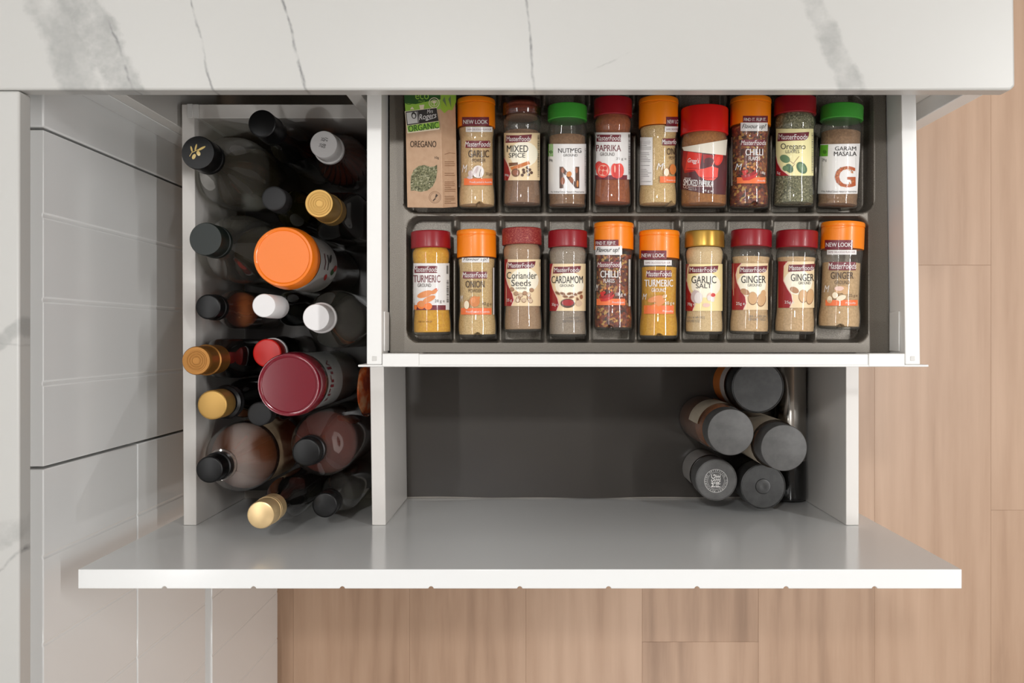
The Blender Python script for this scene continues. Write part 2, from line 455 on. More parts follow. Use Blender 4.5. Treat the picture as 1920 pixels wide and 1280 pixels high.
MB().box(wx(671, ZP), wx(1742, ZP), wy(687.6, ZP), wy(683.4, ZP), 0.722, ZP - 0.0006).build('front_plate', STEELW, sd, bevel=0.0006, seg=1)
for sx in (702, 1711):
    a = at(sx - 4.4, 676.4, ZP); b = at(sx + 4.4, 667.6, ZP)
    MB().box(a.x, b.x, a.y, b.y, ZP - 0.002, ZP + 0.0005).build('cover_button', flat('button_grey', (205, 203, 199), 0.4), sd, bevel=0.0004, seg=1)
MB().box(li(0.0) + 0.0002, li(0.0) + 0.0018, wy(658, 0.775), wy(584, 0.775), 0.7585, 0.786).build('side_clip', STEELW, sd, bevel=0.0004, seg=1)
cl = MB().box(ri(0.0) - 0.0018, ri(0.0) - 0.0002, wy(658, 0.775), wy(584, 0.775), 0.7585, 0.784).build('side_clip', STEELW, sd, bevel=0.0004, seg=1)
MB().box(lo(0.2) + 0.004, ro(0.0) - 0.004, wy(683, ZP), ybk, 0.7215, 0.7300).build('drawer_bottom', CARC, sd)
MB().box(li(ybk), ri(ybk), ybk - 0.014, ybk, 0.722, ZP).build('drawer_back', STEELW, sd)

# ---------------------------------------------------------------- moulded spice tray (one formed sheet)
ZT = 0.757
t = NT('grey_moulded_tray'); p = t.pos()
n1 = t.noise(p, 2000.0, 2.0, 0.5)
c = t.ramp(n1, [(0.36, lin((92, 87, 79))), (0.55, lin((116, 110, 101))), (0.70, lin((150, 143, 132)))])
t.t.links.new(c, t.b.inputs['Base Color']); t.b.inputs['Roughness'].default_value = 0.36; t.b.inputs['Metallic'].default_value = 0.35
t.bump(n1, 0.25, 0.0004); TRAY = t.m
RIDGE_ROWS = ([(852, 852), (938, 938), (1023, 1023), (1106, 1106), (1192, 1192), (1277, 1277), (1364, 1361), (1452, 1445), (1538, 1530)],
              [(937, 937), (1021, 1021), (1106, 1106), (1190, 1190), (1272, 1272), (1366, 1365), (1449, 1445), (1536, 1529)])   # (beside the caps, beside the bases)
def sstep(a, b, x):
    u = min(1.0, max(0.0, (x - a) / (b - a))); return u * u * (3 - 2 * u)
def rrect(px, py, x0, x1, y0, y1, r):
    qx = abs(px - (x0 + x1) / 2) - (x1 - x0) / 2 + r; qy = abs(py - (y0 + y1) / 2) - (y1 - y0) / 2 + r
    return math.hypot(max(qx, 0), max(qy, 0)) + min(max(qx, qy), 0) - r
def tray_h(px, py):
    h = 0.0
    for row, (x0, x1, y0, y1, yr, yt) in enumerate(((763, 1628, 405, 642, 472, 436), (757, 1638, 164, 399, 240, 205))):
        d = rrect(px, py, x0, x1, y0, y1, 24)
        k = sstep(0.5, -6.0, d)
        if k <= 0: continue
        dep = 0.0212
        rg = 0.0
        for xa, xb in RIDGE_ROWS[row]:
            q = (px - (xa + (xb - xa) * (py - y0) / (y1 - y0))) / 5.5
            if abs(q) < 3: rg = max(rg, math.exp(-abs(q) ** 3.5) * (0.66 if row == 1 and xa in (1272, 1366) else 1.0))   # lower beside the broad jar
        lower = sstep(yr, yr + 16, py) * 0.0195
        upper = sstep(yt, yt - 14, py) * 0.0125
        h = min(h, -(dep - rg * max(lower, upper)) * k)
    # soft lip round the rim
    return h
xs = [730.5]; 
while xs[-1] < 1669: xs.append(xs[-1] + (2.4))
ys = [660.5]
while ys[-1] > 160: ys.append(ys[-1] - 2.0)
nv = []; nf = []
yback = 0.44
for iy, py in enumerate(ys + ['b']):
    for ix, px in enumerate(xs):
        X = wx(px, ZT); Yv = yback if py == 'b' else wy(py, ZT); xe = wx(1640, ZT)
        if X > xe: X = xe + (X - xe) * (ri(Yv) - 0.0012 - xe) / (wx(xs[-1], ZT) - xe)
        if py == 'b': nv.append((X, yback, ZT))
        else: nv.append((X, wy(py, ZT), ZT + tray_h(px, py)))
nx = len(xs)
for iy in range(len(ys)):
    for ix in range(nx - 1):
        a = iy * nx + ix; nf.append([a, a + 1, a + nx + 1, a + nx])
tr = MB(); tr.add(nv, nf)
# turned-down rim all round so that the sheet stands on the drawer bottom
yfr = wy(660.5, ZT)
rim = [(wx(xs[0], ZT), yfr), (ri(yfr) - 0.0012, yfr), (ri(yback) - 0.0012, yback), (wx(xs[0], ZT), yback)]
for i in range(4):
    a, b = rim[i], rim[(i + 1) % 4]
    tr.add([(a[0], a[1], 0.7302), (b[0], b[1], 0.7302), (b[0], b[1], ZT), (a[0], a[1], ZT)], [[0, 1, 2, 3]])
o = tr.build('spice_tray', TRAY, smooth=60)
tag(o, 'dark grey speckled moulded tray with two rows of jar hollows', 'tray')

# ---------------------------------------------------------------- flat print (lettering and pictures) laid on real surfaces
_glyphs = {}
def glyphs(s, bold=0.0):
    k = (s, bold)
    if k in _glyphs: return _glyphs[k]
    cu = bpy.data.curves.new('lettering', 'FONT'); cu.body = s; cu.size = 1.0; cu.resolution_u = 3
    cu.dimensions = '2D'; cu.fill_mode = 'FRONT'; cu.offset = bold
    ob = bpy.data.objects.new('lettering', cu); COL.objects.link(ob)
    dg = bpy.context.evaluated_depsgraph_get(); dg.update()
    me = bpy.data.meshes.new_from_object(ob.evaluated_get(dg))
    vs = [(v.co.x, v.co.y) for v in me.vertices]; fs = [list(p.vertices) for p in me.polygons]
    bpy.data.objects.remove(ob); bpy.data.curves.remove(cu); bpy.data.meshes.remove(me)
    _glyphs[k] = (vs, fs); return _glyphs[k]

PAL = dict(mar=(110, 28, 42), marv=(118, 48, 58), wht=(228, 225, 222), blk=(42, 38, 36), dbr=(62, 42, 28), org=(236, 116, 62),
           red=(150, 14, 28), cream=(234, 209, 168), cream2=(238, 220, 160), cream3=(244, 236, 214), yel=(240, 231, 172), grn=(94, 168, 40), dgrn=(40, 88, 30),
           gry=(120, 116, 112), onion=(205, 124, 62), pale=(238, 224, 196), tur=(222, 140, 82), tur2=(236, 122, 44), chil=(196, 34, 30), chil2=(158, 20, 24),
           pap=(206, 52, 46), pap2=(228, 70, 58), papl=(240, 170, 150), gar=(226, 217, 212), gar2=(196, 178, 176), ging=(206, 164, 118), ging2=(176, 130, 92),
           brn=(120, 78, 48), brn2=(84, 54, 38), cin=(196, 112, 48), nut=(150, 88, 58), leaf=(104, 134, 96), leaf2=(76, 108, 78), stem=(170, 140, 110),
           gregr=(214, 48, 36), gregd=(84, 34, 40), gregc=(222, 214, 198), gold=(196, 168, 92), kdk=(58, 40, 26), gsp=(172, 84, 42), gsp2=(206, 132, 72),
           lime=(150, 196, 70), apple=(52, 96, 34), seed=(172, 132, 100), seed2=(206, 178, 148), rose=(232, 196, 182), silver=(205, 203, 200))
def ink(c):
    return flat('ink_' + c, PAL[c], 0.45, coat=0.5)

class Print:
    """print drawn in coordinates of a photo crop, laid on a surface by hit(px,py,lift)"""
    def __init__(s, crop, hit, step=14.0):
        s.ox, s.oy, s.k = crop; s.hit = hit; s.step = step; s.mb = MB(); s.names = []; s.layer = 0
    def mi(s, c):
        if c not in s.names: s.names.append(c)
        return s.names.index(c)
    def lay(s, vs, fs, col, cut=True):
        bm = bmesh.new()
        bv = [bm.verts.new((x, y, 0)) for x, y in vs]
        for f in fs:
            try: bm.faces.new([bv[i] for i in f])
            except Exception: pass
        if cut:
            x0 = min(v[0] for v in vs); x1 = max(v[0] for v in vs)
            x = (math.floor(x0 / s.step) + 1) * s.step
            while x < x1:
                bmesh.ops.bisect_plane(bm, geom=bm.verts[:] + bm.edges[:] + bm.faces[:], plane_co=(x, 0, 0), plane_no=(1, 0, 0), dist=1e-4)
                x += s.step
        s.layer += 1
        lift = 0.00015 + 0.00003 * s.layer
        bm.verts.index_update()
        pts = [s.hit(s.ox + v.co.x / s.k, s.oy + v.co.y / s.k, lift) for v in bm.verts]
        s.mb.add(pts, [[v.index for v in f.verts] for f in bm.faces], s.mi(col))
        bm.free(); return s
    def R(s, x0, x1, y0, y1, c):
        n = max(1, int((x1 - x0) / s.step)); m = max(1, int((y1 - y0) / 45)); vs = []; fs = []
        for i in range(n + 1):
            for j in range(m + 1): vs.append((x0 + (x1 - x0) * i / n, y0 + (y1 - y0) * j / m))
        for i in range(n):
            for j in range(m):
                a = (m + 1) * i + j; fs.append([a, a + 1, a + m + 2, a + m + 1])
        return s.lay(vs, fs, c, cut=False)
    def E(s, cx, cy, rx, ry, c, rot=0.0, n=18):
        a = math.radians(rot); vs = []
        for i in range(n):
            q = 2 * math.pi * i / n; x, y = rx * math.cos(q), ry * math.sin(q)
            vs.append((cx + x * math.cos(a) - y * math.sin(a), cy + x * math.sin(a) + y * math.cos(a)))
        return s.lay(vs, [list(range(n))], c)
    def G(s, pts, c): return s.lay(pts, [list(range(len(pts)))], c)
    def L(s, pts, w, c):
        """stroke"""
        for (x0, y0), (x1, y1) in zip(pts, pts[1:]):
            d = math.hypot(x1 - x0, y1 - y0) or 1; nx, ny = -(y1 - y0) / d * w / 2, (x1 - x0) / d * w / 2
            s.lay([(x0 + nx, y0 + ny), (x1 + nx, y1 + ny), (x1 - nx, y1 - ny), (x0 - nx, y0 - ny)], [[0, 1, 2, 3]], c); s.layer -= 1
        s.layer += 1
        return s
    def ring(s, cx, cy, r, w, c, n=28):
        vs = []
        for i in range(n):
            q = 2 * math.pi * i / n
            vs += [(cx + r * math.cos(q), cy + r * math.sin(q)), (cx + (r - w) * math.cos(q), cy + (r - w) * math.sin(q))]
        return s.lay(vs, [[2 * i, 2 * ((i + 1) % n), 2 * ((i + 1) % n) + 1, 2 * i + 1] for i in range(n)], c, cut=False)
    def T(s, txt, x0, x1, y0, y1, c, bold=0.0, sh=0.0, rot=0.0):
        vs, fs = glyphs(txt, 0.0)
        if not vs: return s
        vs = [(x + sh * y, y) for x, y in vs]
        ax, bx = min(v[0] for v in vs), max(v[0] for v in vs); ay, by = min(v[1] for v in vs), max(v[1] for v in vs)
        cx, cy = (x0 + x1) / 2, (y0 + y1) / 2; a = math.radians(rot); out = []
        for x, y in vs:
            u = ((x - ax) / (bx - ax) - 0.5) * (x1 - x0); v = (0.5 - (y - ay) / (by - ay)) * (y1 - y0)
            out.append((cx + u * math.cos(a) - v * math.sin(a), cy + u * math.sin(a) + v * math.cos(a)))
        s.lay(out, fs, c)
        if bold > 0:                                   # heavier strokes: the letters again, a hair to either side
            d = min(bold * 0.55, 0.02) * (y1 - y0) * 1.3
            for e in (-1, 1):
                s.lay([(x + e * d * math.cos(a), y + e * d * math.sin(a)) for x, y in out], fs, c)
        return s
    def bars(s, x0, x1, y0, y1, c, n=14):
        y = y0; rnd = random.Random(3)
        while y < y1:
            h = rnd.choice((3, 4, 6, 9)); s.R(x0, x1, y, min(y + h, y1), c); s.layer -= 1; y += h + rnd.choice((4, 6, 8))
        s.layer += 1; return s
    def lines(s, x0, x1, y0, y1, c, h=5, gap=18):
        y = y0; rnd = random.Random(5)
        while y < y1:
            s.R(x0, x0 + (x1 - x0) * (0.55 + 0.45 * rnd.random()), y, y + h, c); s.layer -= 1
            y += gap * (2.3 if rnd.random() < 0.14 else 1)
        s.layer += 1; return s
    def logo(s, x0, x1, y0, y1, c='mar'):        # script maker's mark on a plain bar
        d = (y1 - y0); s.R(x0, x1, y0, y1, c)
        return s.T('MasterFoods', x0 - 8, x1 + 6, y0 + d * 0.12, y1 - d * 0.16, 'wht', 0.004, 0.25)
    def banner(s, x0, x1, y0, y1):               # older mark on a swept banner
        w = x1 - x0; h = y1 - y0
        s.G([(x0 + 8, y0 + h * .12), (x0 + w * .5, y0 + h * .10), (x1, y0), (x1 - 6, y0 + h * .45), (x1 - 20, y0 + h * .75), (x1 - 45, y0 + h * .88), (x0 + w * .5, y0 + h * .92), (x0, y1)], 'mar')
        return s.T('MasterFoods', x0 + 13, x1 - 14, y0 + h * .24, y0 + h * .80, 'wht', 0.002)
    def classic(s, x0, x1, y0, y1, sw, paper='cream'):
        s.R(x0, x1, y0, y1, paper)
        w = x1 - x0
        s.E(x0 + w * .55, y0 + (y1 - y0) * .45, w * .40, (y1 - y0) * .27, 'cream3')
        if sw:
            pts = [(x0 + a * w, y0 + b * (y1 - y0)) for a, b in sw]
            s.G(pts, 'red'); s.L(pts[1:-1] if sw[1][1] == 0 else pts[:-1], 8, 'rose')
        return s
    def build(s, name, parent):
        if not s.mb.f: return None
        return s.mb.build(name, [ink(c) for c in s.names], parent, smooth=50)

# ---------------------------------------------------------------- spice jars
GLASS = thin_glass('jar_glass', (246, 246, 243), (120, 122, 112), 0.035, 0.05, 2.2, .045)
CAPC = dict(red=(138, 16, 28), org=(240, 130, 14), grn=(62, 150, 52), gold=(186, 146, 66), bred=(214, 26, 22), dred=(112, 18, 26))
def cap_mat(c):
    if c == 'dusty': return speckled('cap_dusty_red', [(.46, (128, 26, 30)), (.62, (160, 76, 62)), (.75, (190, 130, 108))], 700, 0.5)
    if c == 'gold': return flat('cap_gold', CAPC[c], 0.30, metal=0.7)
    return flat('cap_' + c, CAPC[c], 0.33, coat=0.15)
PROF = {   # body outline: (fraction of length from the base, radius / cap radius)
 'classic': [(0, .78), (.008, .90), (.022, .955), (.06, .97), (.12, .965), (.17, .945), (.22, .925), (.245, .915), (.68, .915), (.705, .925), (.735, .955), (.775, .972), (.80, .965), (.825, .92), (.838, .87), (.86, .85)],
 'flip': [(0, .80), (.008, .90), (.022, .95), (.07, .975), (.12, .975), (.17, .955), (.215, .925), (.25, .905), (.62, .905), (.66, .915), (.695, .945), (.72, .955), (.74, .945), (.752, .88), (.78, .85)],
 'straight': [(0, .80), (.008, .90), (.02, .945), (.055, .955), (.07, .93), (.085, .94), (.11, .955), (.62, .955), (.70, .955), (.75, .965), (.79, .955), (.815, .92), (.835, .885), (.86, .86)],
 'gregg': [(0, .84), (.008, .92), (.022, .965), (.06, .98), (.60, .98), (.66, .985), (.70, .97), (.73, .93), (.76, .90)]}
CAPF = {'classic': .842, 'flip': .752, 'straight': .856, 'gregg': .742}
R1a = (740, 170, 1781 / 320); R1b = (1020, 170, 1781 / 320); R1c = (1260, 170, 1920 / 380)
R2a = (740, 400, 1638 / 320); R2b = (1020, 400, 1638 / 320); R2c = (1300, 400, 1843 / 360)
ZAX = 0.7575
CONT = dict(
 garlic=[(.30, (208, 171, 122)), (.6, (229, 193, 144)), (.75, (240, 213, 169))], mixed=[(.3, (127, 94, 72)), (.7, (158, 122, 96))],
 nutmeg=[(.3, (118, 85, 59)), (.7, (153, 114, 81))], paprika=[(.3, (136, 61, 26)), (.7, (180, 96, 43))],
 onion=[(.3, (191, 153, 96)), (.55, (230, 195, 138)), (.75, (240, 224, 175))], spap=[(.3, (140, 83, 30)), (.7, (188, 120, 52))],
 turm=[(.3, (219, 149, 21)), (.7, (240, 184, 41))], coriander=[(.3, (155, 122, 94)), (.6, (184, 151, 120)), (.75, (206, 175, 144))],
 cardamom=[(.3, (136, 120, 105)), (.6, (169, 153, 138)), (.75, (193, 180, 164))], gsalt=[(.3, (213, 180, 133)), (.6, (239, 210, 164)), (.75, (240, 228, 191))],
 ginger=[(.3, (197, 160, 118)), (.7, (230, 195, 151))], garam=[(.3, (125, 92, 65)), (.7, (164, 127, 94))])
def contents(k):
    if k == 'chilli': return speckled('chilli_flakes', [(0.0, (46, 16, 10)), (.25, (104, 32, 16)), (.45, (150, 58, 28)), (.62, (88, 36, 22)), (.78, (178, 96, 44)), (.93, (206, 160, 84))], 420, 0.5, bump=0.5, kind='vor')
    if k == 'oregano': return speckled('dried_leaves', [(0.0, (62, 62, 40)), (.3, (110, 110, 78)), (.55, (142, 140, 106)), (.75, (88, 92, 62)), (.92, (172, 168, 138))], 800, 0.7, bump=0.5, kind='vor')
    sc = {'onion': 900, 'gsalt': 900, 'coriander': 900, 'cardamom': 900, 'garlic': 500}.get(k, 420)
    return speckled('ground_' + k, CONT[k], sc, 0.75)

def jar(label, crop, kind, cap, cont, capx, capy, bx, by, draw, notch=None, fill=0.80):
    """capx,capy,bx,by in crop coordinates: cap left/right, cap top/bottom, base left/right, base bottom"""
    ox, oy, k = crop
    Rz = (capx[1] - capx[0]) / 2 / k * (CAMZ - ZAX) / F
    zax = max(ZAX, ZT - 0.0212 + Rz + 0.0001)
    q = lambda x, y: at(ox + x / k, oy + y / k, zax)
    top = q((capx[0] + capx[1]) / 2, capy[0]); bot = q((bx[0] + bx[1]) / 2, by)
    ax = (top - bot); L = ax.length; ax.normalize()
    Rc = (capx[1] - capx[0]) / 2 / k * (CAMZ - zax) / F
    side = ax.cross(Vector((0, 0, 1))).normalized()
    M = Matrix((( side.x, 0, ax.x, bot.x), (side.y, 0, ax.y, bot.y), (0, -1, 0, bot.z), (0, 0, 0, 1)))   # local z = axis, local -y = up
    Mi = M.inverted()
    th = thing('spice_jar', (bot.x, bot.y, bot.z - Rc * 0.95), label, 'spice jar', 'spice jars lying in the tray')
    cf = CAPF[kind] + ((1 - (capy[1] - capy[0]) / (by - capy[0])) - CAPF[kind])
    sc = cf / CAPF[kind]
    prof = [(r * Rc, f * L * sc) for f, r in PROF[kind]]
    dent = None
    if notch:                                      # arch-shaped notch moulded into the edge of the base
        u = max(-.9, min(.9, (notch[0] - (bx[0] + bx[1]) / 2) / ((bx[1] - bx[0]) / 2)))
        px_c = wx(ox + notch[0] / k, zax)
        a_v = math.atan2(-bot.x, CAMZ - zax)       # the side turned to the camera
        dent = (math.asin(u) * .92 + a_v * .5, .0044, .0052)
        prof = [prof[0], (prof[1][0], prof[1][1])] + [(prof[2][0] + (prof[3][0] - prof[2][0]) * i / 6, prof[2][1] + (.0072 - prof[2][1]) * i / 6) for i in range(7)] + [q_ for q_ in prof[3:] if q_[1] > .0074]
    def base_dent(mb):
        if not dent: return mb
        Ml = M.inverted()
        for i_, v in enumerate(mb.v):
            p = Ml @ v; r_ = math.hypot(p.x, p.y)
            if r_ < .004 or p.z > dent[2]: continue
            da = (math.atan2(p.x, -p.y) - dent[0]) * r_
            e_ = 1 - (da / dent[1]) ** 2 - (p.z / dent[2]) ** 2
            if e_ > 0:
                f_ = 1 - .42 * min(1, e_ * 3.5); mb.v[i_] = M @ Vector((p.x * f_, p.y * f_, p.z))
        return mb
    base_dent(MB().lathe(prof, M, 120 if notch else 44)).build('glass', GLASS, th, smooth=50)
    inner = [(max(r - 0.0012, 0.004), max(h, 0.0035)) for r, h in prof if h < fill * L]
    inner[0] = (inner[0][0], 0.003)
    if len(inner) > 1: inner.append((inner[-1][0], min(fill * L, prof[-1][1] - 0.002)))
    base_dent(MB().lathe(inner, M, 120 if notch else 36)).build('contents', contents(cont), th, smooth=50)
    c0, c1 = cf * L, L
    if kind == 'flip':
        hgap = c0 + (c1 - c0) * 0.80
        cp = MB().lathe([(Rc * .985, c0), (Rc * .99, c0 + .0012), (Rc * .985, hgap - 0.0004), (Rc * .965, hgap), (Rc * .965, hgap + 0.0005), (Rc, hgap + 0.0009), (Rc, c1 - 0.0018), (Rc * .97, c1 - 0.0003), (Rc * .93, c1)], M, 48).build('cap', cap_mat(cap), th, smooth=40)
        hx = Rc * .985; s_ = -1 if notch is None or notch[1] > 0 else 1
        pts = []
        for i in range(13):                       # thumb recess arc on the flip lid
            a = math.radians(-70 + i * 6) if s_ < 0 else math.radians(70 - i * 6)
            hh = hgap - 0.0026 * math.sin(math.pi * i / 12)
            pts.append(M @ Vector((hx * math.sin(a), -hx * math.cos(a), hh)))
        MB().tube(pts, 0.0003, 6).build('lid_seam', cap_mat(cap), cp)
    elif cap == 'dred':                            # see-through lid with the threaded neck showing inside
        nk = [(Rc * .80, c0 - .002), (Rc * .78, c0 + .001)]
        for i in range(3): nk += [(Rc * .74, c0 + .003 + i * .004), (Rc * .79, c0 + .0045 + i * .004), (Rc * .74, c0 + .006 + i * .004)]
        nk += [(Rc * .70, c1 - .003)]
        MB().lathe(nk, M, 40).build('threaded_neck', contents('mixed'), th, smooth=60)
        MB().lathe([(Rc * .97, c0), (Rc, c0 + .0008), (Rc, c1 - .002), (Rc * .97, c1 - .0006), (Rc * .92, c1)], M, 48).build('cap', thin_glass('cap_clouded_red', (222, 176, 172), (120, 12, 20), .12, .06, 1.0), th, smooth=40)
    else:
        rib = Rc * .992
        MB().lathe([(Rc * .97, c0), (Rc, c0 + .0008), (rib, c0 + .002), (rib, c1 - .002), (Rc * .97, c1 - .0006), (Rc * .92, c1)], M, 48).build('cap', cap_mat(cap), th, smooth=40)
    # outer surface, for laying print
    surf = [(h, r) for r, h in prof if h < c0 - .0085] + [(c0 - 0.0002, Rc * .99), (L, Rc * .995)]
    surf[0] = (0.0, surf[2][1]) if len(surf) > 3 else surf[0]
    def rad(h):
        for (h0, r0), (h1, r1) in zip(surf, surf[1:]):
            if h <= h1: return r0 + (r1 - r0) * max(0, min(1, (h - h0) / max(h1 - h0, 1e-9)))
        return surf[-1][1]
    def hit(px, py, lift):
        o, d = ray(px, py); lo_ = Mi @ o; ld = (Mi.to_3x3() @ d)
        r = Rc; h = L * .5
        for _ in range(4):
            R = r + lift
            a = ld.x ** 2 + ld.y ** 2; b = 2 * (lo_.x * ld.x + lo_.y * ld.y); c = lo_.x ** 2 + lo_.y ** 2 - R * R
            D = b * b - 4 * a * c
            if D < 0:
                tt = -b / (2 * a); p = lo_ + ld * tt; s = R / max(math.hypot(p.x, p.y), 1e-9); P = Vector((p.x * s, p.y * s, p.z))
            else:
                tt = (-b - math.sqrt(D)) / (2 * a); P = lo_ + ld * tt
            h = P.z; r = rad(h)
        return M @ P
    P = Print(crop, hit); draw(P); P.build('label', th)
    return th

SW = [(0, 0), (.10, 0), (.05, .13), (.03, .36), (.09, .53), (.22, .74), (.26, .87), (.19, 1), (0, 1)]
SWW = [(0, 0), (.275, 0), (.16, .10), (.115, .25), (.145, .41), (.26, .59), (.375, .72), (.405, .86), (.32, 1), (0, 1)]
SWL = [(0, .52), (.06, .58), (.14, .72), (.19, .86), (.12, 1), (0, 1)]

def d_garlic(P):
    P.R(668, 684, 515, 1005, 'wht').R(703, 985, 275, 368, 'mar').T('NEW LOOK', 716, 970, 304, 346, 'wht', .02)
    P.R(742, 1020, 378, 430, 'wht').T('SAME DELICIOUS FLAVOUR', 757, 1008, 396, 414, 'mar')
    P.logo(740, 995, 522, 595).T('GARLIC', 768, 985, 620, 695, 'dbr', .015).T('POWDER', 812, 950, 708, 745, 'dbr', .01).T('M', 703, 757, 772, 850, 'wht', 0, .3)
    P.R(723, 1020, 915, 985, 'org')
    P.E(795, 865, 28, 34, 'gar2', -20).E(785, 905, 30, 16, 'gar2').E(872, 845, 62, 66, 'gar').E(850, 835, 16, 46, 'gar2', 25).E(893, 855, 7, 42, 'gry', 12).E(905, 850, 12, 44, 'gar', 12)
    P.T('50 g', 952, 1000, 850, 890, 'dbr').T('e', 1003, 1020, 858, 884, 'dbr').T('Proudly packed in Australia', 783, 1015, 943, 970, 'wht')
def d_mixed(P):
    P.classic(1140, 1515, 440, 935, SWL).banner(1155, 1432, 455, 545)
    P.T('MIXED', 1170, 1393, 570, 640, 'blk', .012).T('SPICE', 1190, 1363, 650, 698, 'blk', .01)
    P.G([(1190, 752), (1285, 748), (1288, 772), (1195, 790)], 'brn').G([(1205, 800), (1400, 732), (1415, 765), (1225, 832)], 'cin')
    P.E(1262, 855, 44, 44, 'brn').E(1262, 852, 30, 28, 'nut')
    for x, y in ((1345, 826), (1385, 802), (1410, 825), (1350, 852), (1388, 838), (1332, 880), (1398, 876), (1428, 855)): P.E(x, y, 16, 16, 'brn2', n=10)
    P.bars(1494, 1510, 470, 900, 'blk').T('30g', 1148, 1190, 868, 895, 'wht')
def d_nutmeg(P):
    P.R(45, 440, 555, 1075, 'wht').R(45, 95, 555, 685, 'grn').ring(72, 640, 17, 5, 'apple', 16).T('w', 62, 82, 632, 650, 'apple', .03)
    P.T('NUTMEG', 148, 390, 600, 648, 'blk', .015).T('GROUND', 200, 350, 660, 686, 'blk').T('28g', 50, 90, 712, 742, 'blk')
    P.T('N', 168, 362, 793, 1018, 'brn2', .05)
    for x, y, rx, ry, a, c in ((195, 940, 22, 40, 0, 'nut'), (195, 830, 18, 28, 0, 'nut'), (262, 870, 26, 30, 30, 'gsp2'), (285, 930, 20, 34, -20, 'nut'), (340, 830, 14, 30, 0, 'nut'), (350, 970, 11, 36, 0, 'gsp2')): P.E(x, y, rx, ry, c, a)
    P.T('No Artificial Colours, Flavours or Preservatives', 72, 420, 1046, 1066, 'blk', 0).bars(428, 438, 600, 1000, 'gry')
def d_paprika(P):
    P.R(530, 900, 435, 925, 'wht').R(530, 868, 880, 926, 'mar').logo(548, 803, 458, 532)
    P.T('PAPRIKA', 545, 803, 565, 632, 'mar', .015).T('GROUND', 585, 737, 645, 680, 'dbr').T('35 g e', 752, 860, 695, 730, 'gry', 0)
    P.E(575, 790, 40, 55, 'pap').E(615, 830, 72, 78, 'pap2').E(617, 832, 54, 60, 'papl').E(600, 805, 20, 22, 'pap2').E(640, 808, 20, 22, 'pap').E(592, 852, 18, 24, 'pap2').E(635, 858, 22, 24, 'pap2')
    P.E(735, 832, 38, 74, 'pap2').E(790, 832, 44, 76, 'pap2').E(762, 838, 44, 78, 'pap').E(740, 815, 9, 40, 'papl')
    P.bars(884, 899, 500, 880, 'blk').R(884, 899, 455, 490, 'gry')
def d_onion1(P):
    P.R(1003, 1133, 485, 985, 'wht').lines(1008, 1122, 515, 960, 'gry')
    P.R(1275, 1402, 272, 368, 'mar').T('NEW LO', 1290, 1404, 303, 343, 'wht', .02).R(1262, 1402, 373, 430, 'wht').T('SAME DELICIO', 1275, 1398, 393, 413, 'mar')
    P.R(1240, 1376, 498, 570, 'mar').T('Masterfo', 1230, 1380, 508, 558, 'wht', .012, .25).T('ONI', 1282, 1380, 598, 668, 'dbr', .015).T('POW', 1310, 1378, 683, 718, 'dbr').T('M', 1175, 1250, 755, 825, 'wht', 0, .3)
    P.R(1210, 1372, 893, 960, 'org').E(1278, 850, 30, 46, 'onion').E(1278, 850, 26, 42, 'pale').E(1345, 820, 34, 55, 'onion').T('Proudly p', 1280, 1370, 925, 946, 'wht')
def d_spap(P):
    P.G([(86, 560), (530, 585), (508, 985), (290, 968), (72, 930)], 'gregd')
    P.G([(105, 570), (200, 578), (230, 760), (120, 780), (95, 700)], 'chil2').G([(290, 600), (400, 610), (395, 700), (300, 680)], 'chil2')
    P.E(440, 640, 42, 70, 'gregr', 15).E(435, 660, 18, 40, 'pap2', 15).G([(212, 745), (300, 738), (380, 715), (440, 735), (432, 815), (395, 850), (320, 845), (255, 810)], 'pap2')
    P.E(350, 665, 45, 32, 'gregd').L([(375, 725), (392, 690), (400, 665)], 5, 'papl').L([(265, 815), (330, 828), (420, 822)], 5, 'chil2')
    P.G([(95, 535), (300, 500), (524, 462), (512, 612), (300, 590), (110, 568)], 'gregc')
    P.G([(150, 578), (285, 594), (262, 748), (122, 755)], 'gregr').T("Gregg's", 150, 256, 640, 695, 'wht', .01, .3, 5).R(140, 245, 732, 737, 'chil2')
    P.T('GROUND', 117, 178, 822, 838, 'wht', 0, 0, 3).T('SMOKED PAPRIKA', 108, 388, 845, 905, 'wht', .018, 0, 4)
    P.R(160, 380, 905, 908, 'rose').T('Savour it', 158, 228, 913, 925, 'wht', 0, 0, 3).T('Make it all', 158, 230, 930, 942, 'wht', 0, 0, 3).ring(120, 908, 14, 3, 'rose', 14).ring(143, 912, 14, 3, 'rose', 14).T('34 g e', 290, 382, 935, 965, 'wht', .01, 0, 3)
def chili_pic(P, x, y, s):
    for dx, dy in ((-25, -60), (10, -75), (45, -70), (70, -55), (-5, -40)): P.E(x + dx * s, y + dy * s, 13 * s, 11 * s, 'gsp2', dx)
    for k, (a, b) in enumerate(((0, 0), (12, 26))):
        P.G([(x - 60 * s + a, y + 8 * s + b), (x - 10 * s + a, y + 0 * s + b), (x + 50 * s + a, y - 22 * s + b), (x + 82 * s + a, y - 48 * s + b), (x + 90 * s + a, y - 34 * s + b), (x + 66 * s + a, y + 2 * s + b), (x + 8 * s + a, y + 28 * s + b), (x - 45 * s + a, y + 30 * s + b)], 'chil' if k else 'chil2')
        P.L([(x + 86 * s + a, y - 42 * s + b), (x + 104 * s + a, y - 78 * s + b), (x + 112 * s + a, y - 104 * s + b)], 4 * s, 'stem')
    for dx, dy in ((-30, -28), (-5, -32), (-20, -8)): P.E(x + dx * s, y + dy * s, 17 * s, 14 * s, 'chil', dx)
